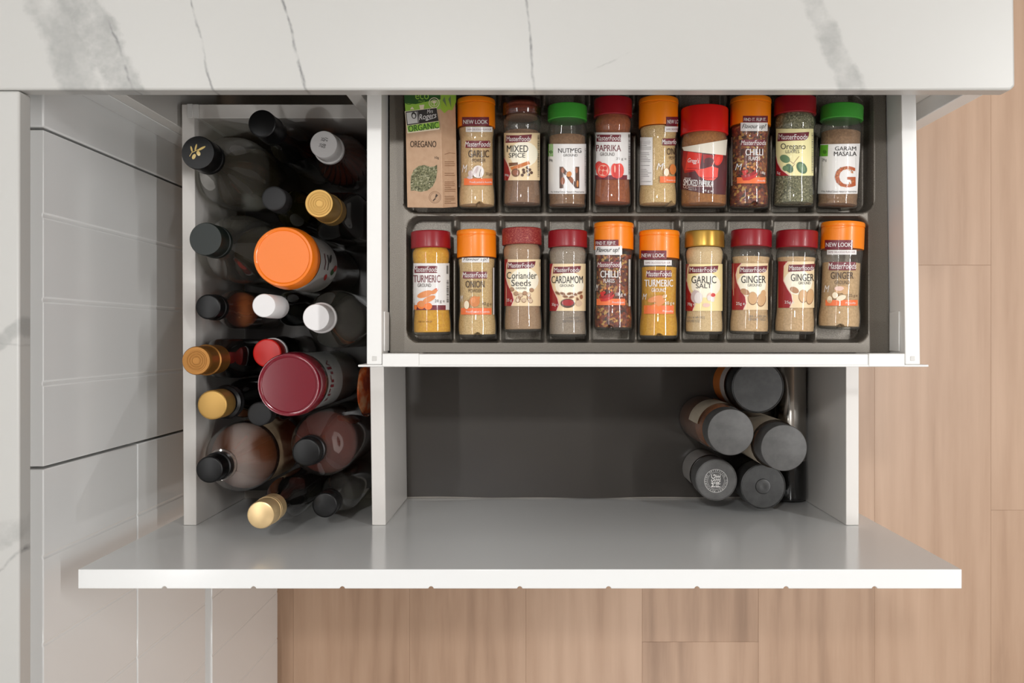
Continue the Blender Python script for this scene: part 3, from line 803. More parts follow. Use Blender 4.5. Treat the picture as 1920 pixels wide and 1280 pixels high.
def d_chilli1(P):
    P.R(560, 572, 440, 900, 'silver').R(672, 908, 238, 300, 'mar').T('FIND IT. FLIP IT.', 682, 893, 258, 288, 'wht', .02).R(650, 906, 302, 382, 'wht').T('Flavour up!', 664, 893, 314, 370, 'blk', .012, .35)
    P.logo(660, 886, 463, 524, 'marv').T('CHILLI', 697, 862, 550, 613, 'wht', .03).T('FLAKES', 728, 834, 622, 660, 'wht', .02).T('M', 597, 665, 690, 752, 'wht', 0, .3)
    P.R(615, 886, 820, 878, 'org'); chili_pic(P, 710, 795, 1.0); P.T('18g', 842, 884, 765, 795, 'wht').T('Proudly', 812, 884, 843, 866, 'wht')
def d_oregano(P):
    P.R(985, 1340, 360, 805, 'yel').G([(985, 600), (1000, 675), (1045, 750), (1125, 805), (985, 805)], 'rose').G([(985, 620), (997, 685), (1035, 752), (1108, 805), (985, 805)], 'red').banner(998, 1300, 390, 480)
    P.T('Oregano', 1030, 1265, 498, 572, 'blk', .004).T('LEAVES', 1077, 1207, 562, 592, 'blk', 0)
    P.L([(1110, 660), (1150, 690), (1205, 620)], 5, 'stem').L([(1130, 740), (1165, 690)], 5, 'stem').E(1070, 645, 50, 36, 'leaf', 25).E(1112, 735, 34, 46, 'leaf2', -30).E(1075, 735, 28, 26, 'leaf', 0).E(1230, 730, 62, 44, 'leaf2', 55).E(1232, 728, 44, 26, 'leaf', 55)
    P.T('5g', 993, 1026, 765, 797, 'wht').bars(1326, 1337, 400, 780, 'gry')
def d_garam(P):
    P.G([(1405, 508), (1782, 500), (1770, 740), (1757, 975), (1565, 978), (1378, 975), (1392, 740)], 'wht').G([(1405, 514), (1480, 511), (1475, 620), (1398, 622)], 'grn')
    P.ring(1446, 580, 18, 5, 'apple', 16).T('w', 1436, 1457, 572, 590, 'apple', .03).T('GARAM', 1545, 1745, 528, 567, 'blk', .02).T('MASALA', 1535, 1750, 576, 618, 'blk', .02).T('29 g', 1422, 1463, 643, 674, 'blk')
    P.T('G', 1548, 1735, 715, 915, 'gsp', .06)
    rnd = random.Random(2)
    for _ in range(60):
        a = rnd.uniform(25, 345); r = rnd.uniform(68, 96); P.E(1641 + r * .95 * math.cos(math.radians(a)), 815 - r * math.sin(math.radians(a)), 7, 4, rnd.choice(('gsp2', 'brn')), rnd.uniform(0, 180), 8); P.layer -= 1
    P.layer += 1
    P.T('No Artificial Colours, Flavours or Preservatives', 1432, 1750, 944, 966, 'blk', 0).ring(1420, 952, 8, 2, 'blk', 10)
def d_turm1(P):
    P.R(180, 525, 478, 925, 'wht').R(190, 490, 880, 926, 'mar').logo(190, 408, 503, 572).T('TURMERIC', 180, 437, 592, 662, 'mar', .015).T('GROUND', 220, 350, 672, 706, 'dbr')
    P.E(290, 775, 78, 30, 'tur', -18).E(392, 738, 28, 16, 'pap', -35).E(378, 752, 34, 20, 'tur', -30).E(330, 822, 66, 26, 'tur', -25).E(255, 878, 42, 40, 'tur2').E(258, 870, 32, 28, 'tur').E(322, 890, 38, 34, 'tur2').E(200, 900, 14, 24, 'tur2')
    P.T('28 g e', 385, 480, 825, 862, 'gry', 0).bars(500, 520, 640, 860, 'blk').R(500, 516, 500, 580, 'gry')
    P.T('BB 01 04 20', 228, 360, 1030, 1046, 'brn', 0)
def d_onion2(P):
    P.R(944, 956, 520, 970, 'wht').R(645, 907, 425, 470, 'wht').T('Flavour up!', 657, 893, 424, 462, 'blk', .012, .35).logo(655, 886, 558, 624, 'marv')
    P.T('ONION', 680, 862, 645, 712, 'dbr', .015).T('POWDER', 708, 836, 725, 758, 'dbr').T('M', 628, 655, 785, 845, 'wht', 0, .3)
    P.R(635, 930, 908, 970, 'org').E(767, 845, 50, 52, 'onion').G([(790, 800), (815, 795), (822, 815), (800, 830)], 'onion').E(755, 832, 20, 26, 'tur').E(690, 877, 27, 44, 'onion').E(690, 877, 24, 40, 'pale')
    P.T('40 g e', 838, 932, 850, 892, 'dbr', 0).T('Proudly packed in Australia', 685, 912, 933, 958, 'wht')
def d_coriander(P):
    P.classic(1055, 1400, 440, 888, SW).banner(1078, 1353, 458, 535)
    P.T('Coriander', 1075, 1365, 562, 628, 'blk', .004).T('Seeds', 1120, 1308, 635, 697, 'blk', .004).T('GROUND', 1162, 1266, 708, 727, 'blk', 0)
    for x, y, c in ((1125, 728, 'seed'), (1315, 735, 'seed'), (1165, 770, 'seed'), (1210, 785, 'seed2'), (1250, 765, 'seed'), (1285, 780, 'seed2'), (1190, 815, 'seed'), (1240, 835, 'seed2'), (1290, 815, 'seed'), (1305, 840, 'seed2'), (1180, 835, 'seed2')): P.E(x, y, 22, 21, 'brn', 0, 12).E(x, y - 2, 19, 18, c, 0, 12)
    P.T('25 g', 1075, 1123, 818, 852, 'wht', 0)
def d_cardamom(P):
    P.classic(55, 400, 482, 935, SW).banner(85, 356, 503, 578).T('CARDAMOM', 72, 373, 600, 670, 'blk', .012).T('GROUND', 152, 286, 680, 704, 'blk')
    for x, y, a in ((180, 770, 20), (245, 770, -10), (295, 775, 20), (345, 762, -20), (205, 798, 10), (265, 802, -15), (130, 765, 30), (325, 830, 70)): P.E(x, y, 28, 14, 'seed', a).E(x, y, 20, 8, 'brn', a)
    P.E(228, 862, 70, 44, 'brn2').E(228, 856, 58, 30, 'chil2').E(335, 862, 30, 30, 'seed2').E(360, 800, 14, 22, 'nut').T('35g e', 75, 132, 860, 893, 'wht', 0)
    P.T('11:44 20271', 205, 345, 990, 1010, 'gry', 0).T('BEFORE 04/24', 183, 375, 1022, 1046, 'gry', 0)
def d_chilli2(P):
    P.R(812, 830, 440, 890, 'silver').bars(818, 828, 640, 830, 'gry').R(490, 716, 252, 310, 'mar').T('FIND IT. FLIP IT.', 497, 690, 268, 302, 'wht', .02).R(492, 750, 312, 398, 'wht').T('Flavour up!', 502, 725, 326, 384, 'blk', .012, .35)
    P.logo(518, 740, 462, 522, 'marv').T('CHILLI', 542, 712, 548, 615, 'wht', .03).T('FLAKES', 572, 677, 628, 664, 'wht', .015).T('M', 497, 521, 680, 742, 'wht', 0, .3)
    P.R(505, 779, 818, 880, 'org'); chili_pic(P, 580, 790, .95); P.T('18 g e', 690, 786, 758, 800, 'wht', 0).T('Proudly pack', 655, 772, 843, 868, 'wht')
def d_turm2(P):
    P.R(930, 1176, 355, 440, 'mar').T('NEW LOOK', 938, 1156, 384, 421, 'wht', .02).R(960, 1226, 448, 498, 'wht').T('SAME DELICIOUS FLAVOUR', 972, 1212, 464, 483, 'mar')
    P.logo(985, 1223, 545, 614, 'marv').T('TURMERIC', 965, 1237, 635, 702, 'wht', .025).T('GROUND', 1032, 1168, 718, 753, 'wht', .015).T('M', 945, 986, 770, 826, 'wht', 0, .3)
    P.R(958, 1246, 882, 963, 'org').E(1075, 820, 82, 30, 'tur', -14).E(1158, 795, 24, 18, 'ging', -30).E(1112, 858, 58, 26, 'tur', -28).E(1060, 905, 36, 34, 'tur2').E(1105, 915, 26, 24, 'tur2').E(975, 905, 16, 24, 'tur2')
    P.T('20 g e', 1168, 1250, 843, 884, 'wht', 0).T('Proudly', 1140, 1240, 928, 952, 'wht')
def d_gsalt(P):
    P.classic(-75, 280, 485, 935, SW, 'cream2').banner(-48, 241, 500, 578).T('GARLIC', -18, 220, 600, 670, 'blk', .012).T('SALT', 25, 176, 672, 718, 'blk', .012)
    P.E(25, 800, 50, 62, 'gar2').E(50, 810, 40, 55, 'gar').E(15, 750, 8, 20, 'gar2').E(170, 800, 40, 40, 'rose').E(190, 782, 22, 18, 'pap').E(150, 812, 18, 26, 'gar').E(185, 825, 18, 24, 'gar').E(125, 880, 36, 20, 'rose').T('70g e', -57, 12, 856, 892, 'wht', 0)
    P.T('00:14 49 PCS', -60, 110, 988, 1008, 'gry', 0).T('BEFORE 12/22', -65, 60, 1020, 1044, 'gry', 0)
def d_ging1(P):
    P.classic(370, 715, 478, 925, SWW).banner(440, 713, 500, 578).T('GINGER', 460, 696, 598, 668, 'blk', .012).T('GROUND', 523, 656, 675, 701, 'blk')
    P.E(495, 752, 46, 28, 'ging2', 25).E(570, 815, 46, 64, 'brn').E(570, 812, 43, 60, 'ging').E(655, 830, 42, 66, 'brn', 12).E(655, 826, 39, 62, 'ging', 12).E(672, 770, 24, 36, 'ging', 10).T('25g e', 410, 493, 850, 886, 'wht', 0)
    P.T('BB 14 05 24', 540, 700, 978, 996, 'gry', 0).T('BEFORE 10/22', 530, 695, 1005, 1028, 'gry', 0)
def d_ging2(P):
    P.classic(815, 1160, 460, 905, SWW).banner(908, 1172, 482, 560).T('GINGER', 937, 1158, 580, 650, 'blk', .012).T('GROUND', 1010, 1124, 655, 681, 'blk')
    P.E(970, 735, 46, 28, 'ging2', 25).E(1055, 795, 44, 64, 'brn').E(1055, 792, 41, 60, 'ging').E(1120, 800, 36, 76, 'brn', 8).E(1120, 797, 33, 72, 'ging', 8).T('25g e', 875, 970, 838, 872, 'wht', 0)
def d_ging3(P):
    P.R(1262, 1530, 255, 345, 'mar').T('NEW LOOK', 1272, 1516, 280, 321, 'wht', .02).R(1283, 1566, 350, 395, 'wht').T('SAME DELICIOUS FLAVOUR', 1295, 1552, 361, 380, 'mar')
    P.logo(1300, 1560, 465, 545, 'marv').T('GINGER', 1318, 1538, 562, 628, 'dbr', .015).T('GROUND', 1355, 1502, 643, 678, 'dbr').T('M', 1253, 1306, 690, 756, 'wht', 0, .3)
    P.R(1268, 1578, 830, 885, 'org').E(1420, 730, 66, 36, 'ging', -8).E(1400, 720, 46, 22, 'rose').E(1455, 750, 30, 28, 'ging').E(1420, 810, 48, 25, 'pale', -20).E(1360, 785, 30, 34, 'ging').E(1360, 785, 26, 30, 'pale').E(1308, 825, 27, 36, 'ging').E(1308, 825, 23, 32, 'pale')
    P.T('25 g e', 1495, 1576, 773, 807, 'dbr', 0).T('Proudly', 1462, 1560, 850, 872, 'wht')

jar('garlic powder jar with orange flip cap and NEW LOOK sticker', R1a, 'flip', 'org', 'garlic', (650, 1050), (100, 392), (655, 1058), 1235, d_garlic, (905, 1), .73)
jar('mixed spice jar with cinnamon on its cream label and clouded red lid', R1a, 'classic', 'dred', 'mixed', (1122, 1530), (100, 275), (1132, 1530), 1220, d_mixed, None, .70)
jar('nutmeg jar with green lid and a big letter N', R1b, 'straight', 'grn', 'nutmeg', (38, 450), (165, 322), (42, 440), 1235, d_nutmeg, None, .70)
jar('ground paprika jar with white label and dark red lid', R1b, 'classic', 'red', 'paprika', (520, 920), (95, 283), (518, 908), 1212, d_paprika, None, .84)
jar('onion powder jar turned sideways, its orange sticker half hidden', R1b, 'flip', 'org', 'onion', (990, 1402), (95, 390), (984, 1386), 1222, d_onion1, (1340, 1), .73)
jar('smoked paprika jar with broad bright red lid', R1c, 'gregg', 'bred', 'spap', (84, 532), (175, 425), (76, 520), 1115, d_spap, None, .80)
jar('chilli flakes jar with orange cap between smoked paprika and oregano leaves', R1c, 'flip', 'org', 'chilli', (554, 937), (82, 342), (540, 912), 1120, d_chilli1, (765, -1), .73)
jar('oregano leaves jar with yellow label and dark red lid', R1c, 'classic', 'red', 'oregano', (972, 1362), (76, 240), (955, 1345), 1105, d_oregano, None, .84)
jar('garam masala jar with green lid and a big letter G', R1c, 'straight', 'grn', 'garam', (1415, 1808), (152, 293), (1372, 1756), 1118, d_garam, None, .74)
jar('ground turmeric jar with white label and dark red lid', R2a, 'classic', 'red', 'turm', (155, 536), (177, 340), (178, 546), 1168, d_turm1, None, .84)
jar('onion powder jar with a plain orange cap, label facing up', R2a, 'flip', 'org', 'onion', (594, 975), (167, 426), (606, 982), 1190, d_onion2, (800, 1), .73)
jar('ground coriander seeds jar with dusty dark red lid', R2a, 'classic', 'dusty', 'coriander', (1028, 1410), (147, 306), (1042, 1424), 1140, d_coriander, None, .84)
jar('ground cardamom jar with cream label and dark red lid', R2b, 'classic', 'red', 'cardamom', (38, 416), (170, 332), (42, 410), 1188, d_cardamom, None, .84)
jar('chilli flakes jar with orange cap between cardamom and turmeric', R2b, 'flip', 'org', 'chilli', (479, 861), (96, 350), (474, 852), 1122, d_chilli2, (615, 1), .70)
jar('ground turmeric jar with orange cap and NEW LOOK sticker', R2b, 'flip', 'org', 'turm', (914, 1300), (172, 436), (912, 1282), 1200, d_turm2, (1090, -1), .66)
jar('garlic salt jar with gold lid', R2c, 'classic', 'gold', 'gsalt', (-82, 296), (175, 330), (-84, 288), 1162, d_gsalt, None, .84)
jar('ground ginger jar with red lid right beside the garlic salt', R2c, 'classic', 'red', 'ginger', (364, 752), (165, 327), (343, 722), 1160, d_ging1, None, .74)
jar('ground ginger jar with red lid beside the orange-capped ginger', R2c, 'classic', 'red', 'ginger', (800, 1192), (172, 338), (770, 1166), 1160, d_ging2, None, .74)
jar('ground ginger jar with orange cap, tilted at the row end', R2c, 'flip', 'org', 'ginger', (1234, 1640), (92, 348), (1195, 1592), 1112, d_ging3, (1380, 1), .62)

# ---------------------------------------------------------------- the oregano carton, rolled a little on its side
def carton():
    ox, oy, k = R1a
    zA, zB, zC = 0.772, 0.789, 0.766
    A0, B0, C0 = at(763.2, 389, zA), at(829.8, 389.5, zB), at(858.2, 388, zC)
    run = at(825.5, 172, zB) - B0; A1, B1, C1 = A0 + run, B0 + run, C0 + run
    D0, D1 = A0 + C0 - B0, A1 + C1 - B1
    th = thing('spice_carton', (A0.x + .02, A0.y + .06, D0.z), 'brown cardboard oregano carton with a leaf-shaped window', 'carton')
    t = NT('kraft_board'); p = t.pos()
    n1 = t.noise(p, 160.0, 4.0); t.t.links.new(t.mix(n1, lin((182, 146, 116)), lin((204, 170, 140))), t.b.inputs['Base Color']); t.b.inputs['Roughness'].default_value = 0.6
    MB().add([A0, B0, C0, D0, A1, B1, C1, D1], [[0, 3, 2, 1], [4, 5, 6, 7], [0, 1, 5, 4], [1, 2, 6, 5], [2, 3, 7, 6], [3, 0, 4, 7]]).build('carton_body', t.m, th, bevel=0.0005, seg=1)
    def plane(p0, p1, p2):
        nn = (p1 - p0).cross(p2 - p0).normalized()
        if nn.z < 0: nn = -nn
        def hit(px, py, lift):
            o, d = ray(px, py); return o + d * ((p0 + nn * lift - o).dot(nn) / d.dot(nn))
        return hit
    P = Print(R1a, plane(A0, B0, B1), 200)
    P.G([(98, 20), (478, 20), (484, 190), (300, 215), (180, 235), (112, 215)], 'lime').G([(98, 20), (478, 20), (478, 90), (350, 110), (220, 140), (104, 130)], 'dgrn')
    P.G([(255, 150), (310, 145), (300, 200), (268, 205)], 'pale').G([(160, 195), (182, 165), (205, 195)], 'pale')
    P.T('eco', 215, 356, 30, 90, 'lime', .01).T('PACK', 250, 318, 100, 120, 'lime', .005).ring(412, 127, 56, 7, 'pale').ring(412, 127, 36, 5, 'pale').E(412, 118, 22, 14, 'pale').R(408, 416, 125, 155, 'pale')
    P.ring(150, 100, 46, 5, 'dgrn')
    P.G([(105, 215), (440, 175), (470, 405), (132, 445)], 'pale').G([(112, 220), (438, 180), (458, 315), (128, 362)], 'blk').G([(122, 230), (228, 218), (243, 335), (136, 350)], 'silver')
    P.E(200, 258, 26, 36, 'blk', -8).E(200, 264, 15, 22, 'silver', -8).G([(140, 345), (160, 310), (200, 298), (232, 310), (243, 336)], 'silver').L([(238, 215), (252, 335)], 3, 'wht')
    P.T('Mrs', 336, 400, 196, 234, 'wht', 0, .3, -8).T('Rogers', 252, 438, 236, 312, 'wht', .005, .3, -8).L([(320, 308), (370, 298), (420, 282)], 4, 'wht')
    P.G([(130, 366), (462, 320), (470, 385), (142, 432)], 'lime').T('ORGANIC', 142, 458, 345, 412, 'dgrn', .03, 0, -7.5)
    P.build('logo_print', th)
    P = Print(R1a, plane(A0, B0, B1), 200)
    P.T('OREGANO', 162, 434, 524, 590, 'kdk', .018, 0, 0).T('10g', 418, 462, 686, 718, 'kdk')
    P.build('lettering', th)
    P = Print(R1a, plane(A0, B0, B1), 200)
    P.ring(420, 1112, 62, 3, 'brn').ring(420, 1112, 48, 2, 'brn').G([(432, 1075), (452, 1090), (438, 1110), (420, 1120)], 'kdk').G([(398, 1142), (425, 1118), (430, 1128), (404, 1152)], 'kdk')
    P.build('seal_print', th)
    W = Print(R1a, plane(A0, B0, B1), 400)
    leafp = [(168, 1045), (166, 960), (172, 890), (200, 825), (250, 785), (310, 775), (370, 795), (410, 790), (442, 772), (444, 850), (430, 930), (395, 1000), (340, 1042), (270, 1055), (200, 1040)]
    W.lay(leafp, [list(range(len(leafp)))], 'pale')
    W.mb.build('window', contents('oregano'), th)
    S = Print(R1a, plane(B0, C0, C1), 400)
    S.G([(482, 20), (642, 20), (640, 120), (600, 205), (560, 200), (520, 235), (486, 200)], 'lime').G([(500, 100), (520, 60), (545, 170)], 'leaf').G([(560, 90), (585, 50), (590, 180)], 'leaf')
    S.build('leaf_print', th)
    S = Print(R1a, plane(B0, C0, C1), 400)
    S.L([(522, 665), (570, 648), (632, 655)], 4, 'brn').lines(522, 640, 740, 800, 'brn', 5, 20).lines(522, 640, 860, 890, 'brn', 5, 20).lines(522, 640, 950, 1060, 'brn', 5, 19).lines(522, 640, 1100, 1180, 'brn', 5, 18)
    S.build('fine_print', th)
carton()
# ---------------------------------------------------------------- bottles crowded in the left compartment
CLEAR = thin_glass('bottle_glass_clear', (238, 239, 233), (112, 112, 100), 0.04, 0.13, 1.0, .045)
CLEARB = thin_glass('bottle_plastic_clear', (240, 237, 233), (132, 120, 112), 0.05, 0.11, 1.0, .025)
AMBER = thin_glass('bottle_glass_amber', (226, 176, 130), (96, 58, 34), 0.05, 0.11, 1.0, .03)
DARKG = flat('bottle_glass_black', (16, 15, 14), 0.08, coat=0.5)
GREENG = thin_glass('bottle_glass_green', (176, 180, 138), (60, 62, 40), 0.05, 0.10, 1.2)
BLKCAP = flat('cap_black', (11, 11, 12), 0.34, spec=.28)
GRYCAP = flat('cap_charcoal', (36, 36, 37), 0.55, spec=.3)
GRNCAP = flat('cap_black_green', (20, 28, 25), 0.42, spec=.35)
WCAP = flat('cap_white', (226, 224, 224), 0.40)
GCAP = flat('cap_gold_foil', (178, 140, 76), 0.42, metal=0.6)
BRCAP = flat('cap_bronze_foil', (152, 104, 48), 0.40, metal=0.65)
PGCAP = flat('cap_pale_gold', (226, 196, 146), 0.34, metal=0.6)
REDCAP = flat('cap_bright_red', (222, 34, 26), 0.40)
ORLID = flat('lid_orange', (240, 120, 6), 0.38, coat=0.1)
MRLID = flat('lid_maroon', (112, 12, 32), 0.14, coat=0.3)
OIL = liquid('olive_oil', (176, 154, 96), (104, 88, 52), .4)
AMB = liquid('amber_liquid', (190, 112, 50), (150, 82, 34), .55)
PINK = liquid('pink_liquid', (206, 140, 128), (140, 66, 56), .5)
WATER = liquid('clear_liquid', (214, 214, 196), (112, 108, 92), .18)
SAUCE = flat('red_brown_sauce', (128, 56, 26), 0.35)
POWDER = speckled('grey_powder', [(.3, (140, 140, 136)), (.7, (168, 168, 163))], 300)

def shoulder(rb, hb, hs, rn, n=7, p=1.0):
    out = []
    for i in range(n + 1):
        u = i / n; out.append((rn + (rb - rn) * (math.cos(math.pi * u) * .5 + .5) ** p, hb + (hs - hb) * u))
    return out

def lathe_hit(M, surf):
    Mi = M.inverted()
    def rad(h):
        for (h0, r0), (h1, r1) in zip(surf, surf[1:]):
            if h <= h1: return r0 + (r1 - r0) * max(0, min(1, (h - h0) / max(h1 - h0, 1e-9)))
        return surf[-1][1]
    def hit(px, py, lift):
        o, d = ray(px, py); a0 = Mi @ o; ld = Mi.to_3x3() @ d; r = surf[0][1]
        for _ in range(5):
            R = r + lift; a = ld.x ** 2 + ld.y ** 2; b = 2 * (a0.x * ld.x + a0.y * ld.y); c = a0.x ** 2 + a0.y ** 2 - R * R
            D = max(b * b - 4 * a * c, 0); P = a0 + ld * ((-b - math.sqrt(D)) / (2 * a)); r = rad(P.z)
        return M @ P
    return hit
def flat_hit(z):
    def hit(px, py, lift):
        o, d = ray(px, py); return o + d * ((CAMZ - z - lift))
    return hit

def bottle(label, cpx, h, rb, hb, hs, rn, hn, cap, capm, glass, liq=None, level=0.0, n=2.0, cat='bottle', name='bottle', move=(0, 0), paper=None, ptop=1.0, ring=None):
    """cpx: photo position of the cap top; cap: [(r, height from base)...]"""
    X, Y = wx(cpx[0], ZFL + h) + move[0], wy(cpx[1], ZFL + h) + move[1]
    th = thing(name, (X, Y, ZFL), label, cat, 'bottles standing in the narrow compartment')
    M = Matrix.Translation((X, Y, ZFL))
    body = [(rb * .82, 0.0), (rb * .95, .0015), (rb, .006)] + shoulder(rb, hb, hs, rn, p=ptop) + [(rn, hn)]
    MB().lathe(body, M, 40, n=n).build('glass', glass, th, smooth=45)
    if liq:
        ins = [(r - .0018, max(hh, .003)) for r, hh in body if hh < level]
        ins.append((ins[-1][0], level))
        MB().lathe(ins, M, 36, n=n).build('liquid', liq, th, smooth=45)
    cp = MB().lathe(cap, M, 44, cap0=True).build('cap', capm, th, smooth=38)
    if ring: MB().lathe(ring[0], M, 40).build('neck_ring', ring[1], th, smooth=40)
    if paper:
        z0, z1, half, m = paper
        a0 = math.atan2(-Y, -X); vs = []; fs = []; k = 18
        for i in range(k + 1):
            a = a0 - half + 2 * half * i / k; c, s = math.cos(a), math.sin(a); e = 1.0
            if n != 2.0: e = (abs(c) ** n + abs(s) ** n) ** (-1.0 / n)
            for z in (z0, z1): vs.append((X + (rb + .0005) * c * e, Y + (rb + .0005) * s * e, ZFL + z))
        for i in range(k): fs.append([2 * i, 2 * i + 2, 2 * i + 3, 2 * i + 1])
        MB().add(vs, fs).build('label', m, th, smooth=60)
    return th, M, cp

def plain_cap(r, z0, z1, skirt=1.0, edge=.0012):
    return [(r * skirt * .96, z0), (r * skirt, z0 + .001), (r * skirt, z0 + (z1 - z0) * .35), (r, z0 + (z1 - z0) * .36 + .0004), (r, z1 - edge), (r - edge * .6, z1 - edge * .25), (r - edge * 1.6, z1)]
C1 = (330, 170, 1871 / 380); C2 = (330, 390, 1871 / 380); C3 = (330, 600, 1871 / 380); C4 = (330, 780, 1871 / 380)

# olive oil bottle with emblem
th, M, cp = bottle('tall clear bottle with a black cap showing a gold olive sprig', (371, 286), .285, .0415, .165, .235, .0150, .262, [(.0172, .250), (.0182, .251), (.0182, .257), (.0172, .258), (.0172, .261), (.0182, .262), (.0182, .2835), (.0174, .285)], BLKCAP, CLEAR, OIL, .11, n=2.5)
P = Print(C1, flat_hit(ZFL + .285), 300)
P.E(165, 608, 16, 26, 'gold', 25).E(207, 578, 17, 24, 'gold', -25).E(143, 538, 8, 28, 'gold', -15).E(183, 522, 8, 32, 'gold', 15).E(235, 533, 10, 42, 'gold', 62).L([(125, 606), (145, 572), (190, 550), (215, 540)], 6, 'gold')
P.build('emblem', cp)
bottle('slim black bottle with glossy black cap against the drawer back', (488.5, 228), .27, .0235, .150, .205, .0135, .245, plain_cap(.0152, .225, .270, 1.03), BLKCAP, DARKG, move=(0.0015, -.002))
th, M, cp = bottle('ribbed amber bottle with white date-stamped cap', (607, 270.5), .22, .0322, .120, .175, .0145, .200, [(.0165, .188), (.0178, .1885), (.0178, .194), (.0160, .1945), (.0160, .2185), (.0152, .220)], WCAP, AMBER, AMB, .115)
P = Print(C1, flat_hit(ZFL + .220), 300); P.T('20  35', 1300, 1392, 463, 492, 'blk', 0, 0, -72).T('08  21', 1328, 1424, 468, 497, 'blk', 0, 0, -72); P.build('date_stamp', cp)
X3, Y3 = pworld(th).x, pworld(th).y
for i in range(22):                                    # swirled ribs moulded on the shoulder
    a = 2 * math.pi * i / 22; pts = []
    for j in range(7):
        u = j / 6; hh = .118 + .050 * u; rr = .0145 + (.0322 - .0145) * (math.cos(math.pi * u) * .5 + .5) + .0002; aa = a + u * .55
        pts.append((X3 + rr * math.cos(aa), Y3 + rr * math.sin(aa), ZFL + hh))
    MB().tube(pts, .0011, 6).build('rib', AMBER, th, smooth=60)
bottle('dark green bottle with small charcoal cap before the gold ringed cap', (516.5, 375), .25, .0245, .150, .200, .0125, .230, plain_cap(.0137, .222, .250, 1.02), GRYCAP, GREENG, OIL, .16, move=(-.002, .002))
rings = [(.0150, .205), (.0170, .206), (.0165, .226), (.0172, .227), (.0172, .229), (.0160, .230), (.0158, .2685), (.0150, .2700), (.0138, .2700)]
for rr in (.0122, .0096, .0070, .0044): rings += [(rr + .0008, .2700), (rr + .0004, .2706), (rr - .0004, .2706), (rr - .0008, .2700)]
rings += [(.0008, .2700)]
bottle('square black bottle with a shiny gold cap of concentric rings', (591.5, 383), .27, .0290, .160, .205, .0115, .235, rings, GCAP, DARKG, n=5.0, move=(.004, .001))
bottle('tall clear bottle with blackish green cap beside the orange lid', (385.5, 448), .285, .0410, .165, .235, .0150, .262, [(.0172, .250), (.0184, .251), (.0184, .258), (.0172, .2585), (.0172, .261), (.0182, .262), (.0180, .2835), (.0172, .285)], GRNCAP, CLEAR, OIL, .07, n=2.3)
# big jar with the orange lid
th, M, cp = bottle('tall sauce jar with a big orange lid', (528.8, 484.5), .27, .0335, .238, .247, .0310, .252, [(.0330, .244), (.0352, .2445), (.0348, .252), (.0330, .268), (.0322, .2695), (.0300, .2699), (.0288, .2692), (.0286, .2686), (.001, .2688)], ORLID, CLEARB, SAUCE, .235, cat='jar', name='lidded_jar', move=(.001, .002))
surf = [(0, .0340), (.26, .0340)]
P = Print(C2, lathe_hit(M, surf), 14); WLAB = None
MB().lathe([(.0338, .150), (.0338, .236)], M, 44, cap0=False, cap1=False).build('label', flat('sauce_label_white', (206, 204, 202), .4, coat=.3), th, smooth=60)
P.E(1445, 590, 14, 34, 'dgrn', 25).E(1380, 640, 12, 30, 'pap', 20).L([(1372, 420), (1384, 500), (1372, 570)], 7, 'mar').L([(1400, 430), (1412, 500), (1400, 575)], 8, 'blk').E(1428, 470, 10, 40, 'blk', 8).E(1470, 560, 14, 30, 'pap', 20); P.build('print', th)
bottle('small amber bottle with black cap between two clear bottles and the drawer side', (396.5, 575), .24, .0240, .140, .190, .0125, .225, plain_cap(.0142, .212, .240, 1.06), BLKCAP, AMBER, AMB, .12, move=(-.004, 0))
bottle('slender black bottle with white cap and printed white neck', (496.5, 576), .26, .0215, .140, .195, .0125, .235, [(.0128, .205), (.0136, .206), (.0136, .240), (.0132, .241), (.0132, .2588), (.0124, .26)], WCAP, DARKG, move=(-.001, .002))
bottle('round clear bottle with a broad white cap', (591, 586.5), .255, .0358, .150, .215, .0150, .232, [(.0165, .226), (.0176, .2265), (.0176, .231), (.0158, .232), (.0152, .2535), (.0144, .255)], WCAP, CLEAR, WATER, .155, move=(.001, -.005))
fo = [(.0145, .205), (.0168, .206), (.0172, .236), (.0176, .237), (.0176, .239), (.0162, .240), (.0160, .262), (.0158, .2685), (.0150, .2695), (.0118, .2696), (.0116, .2702)]
for rr in (.0098, .0072, .0046): fo += [(rr + .0007, .2702), (rr + .0003, .2707), (rr - .0004, .2707), (rr - .0008, .2702)]
fo += [(.0008, .2702)]
bottle('square black bottle with long bronze foil cap', (364, 676), .27, .0240, .165, .205, .0115, .225, fo, BRCAP, DARKG, n=4.5, move=(.002, 0))
bottle('small dark bottle with bright red cap tucked behind the maroon lid', (502, 665), .17, .0210, .095, .130, .0120, .150, plain_cap(.0172, .146, .170, 1.0), REDCAP, DARKG, ring=([(.0174, .140), (.0184, .141), (.0184, .1455), (.0172, .146)], WCAP), move=(-.001, .002))
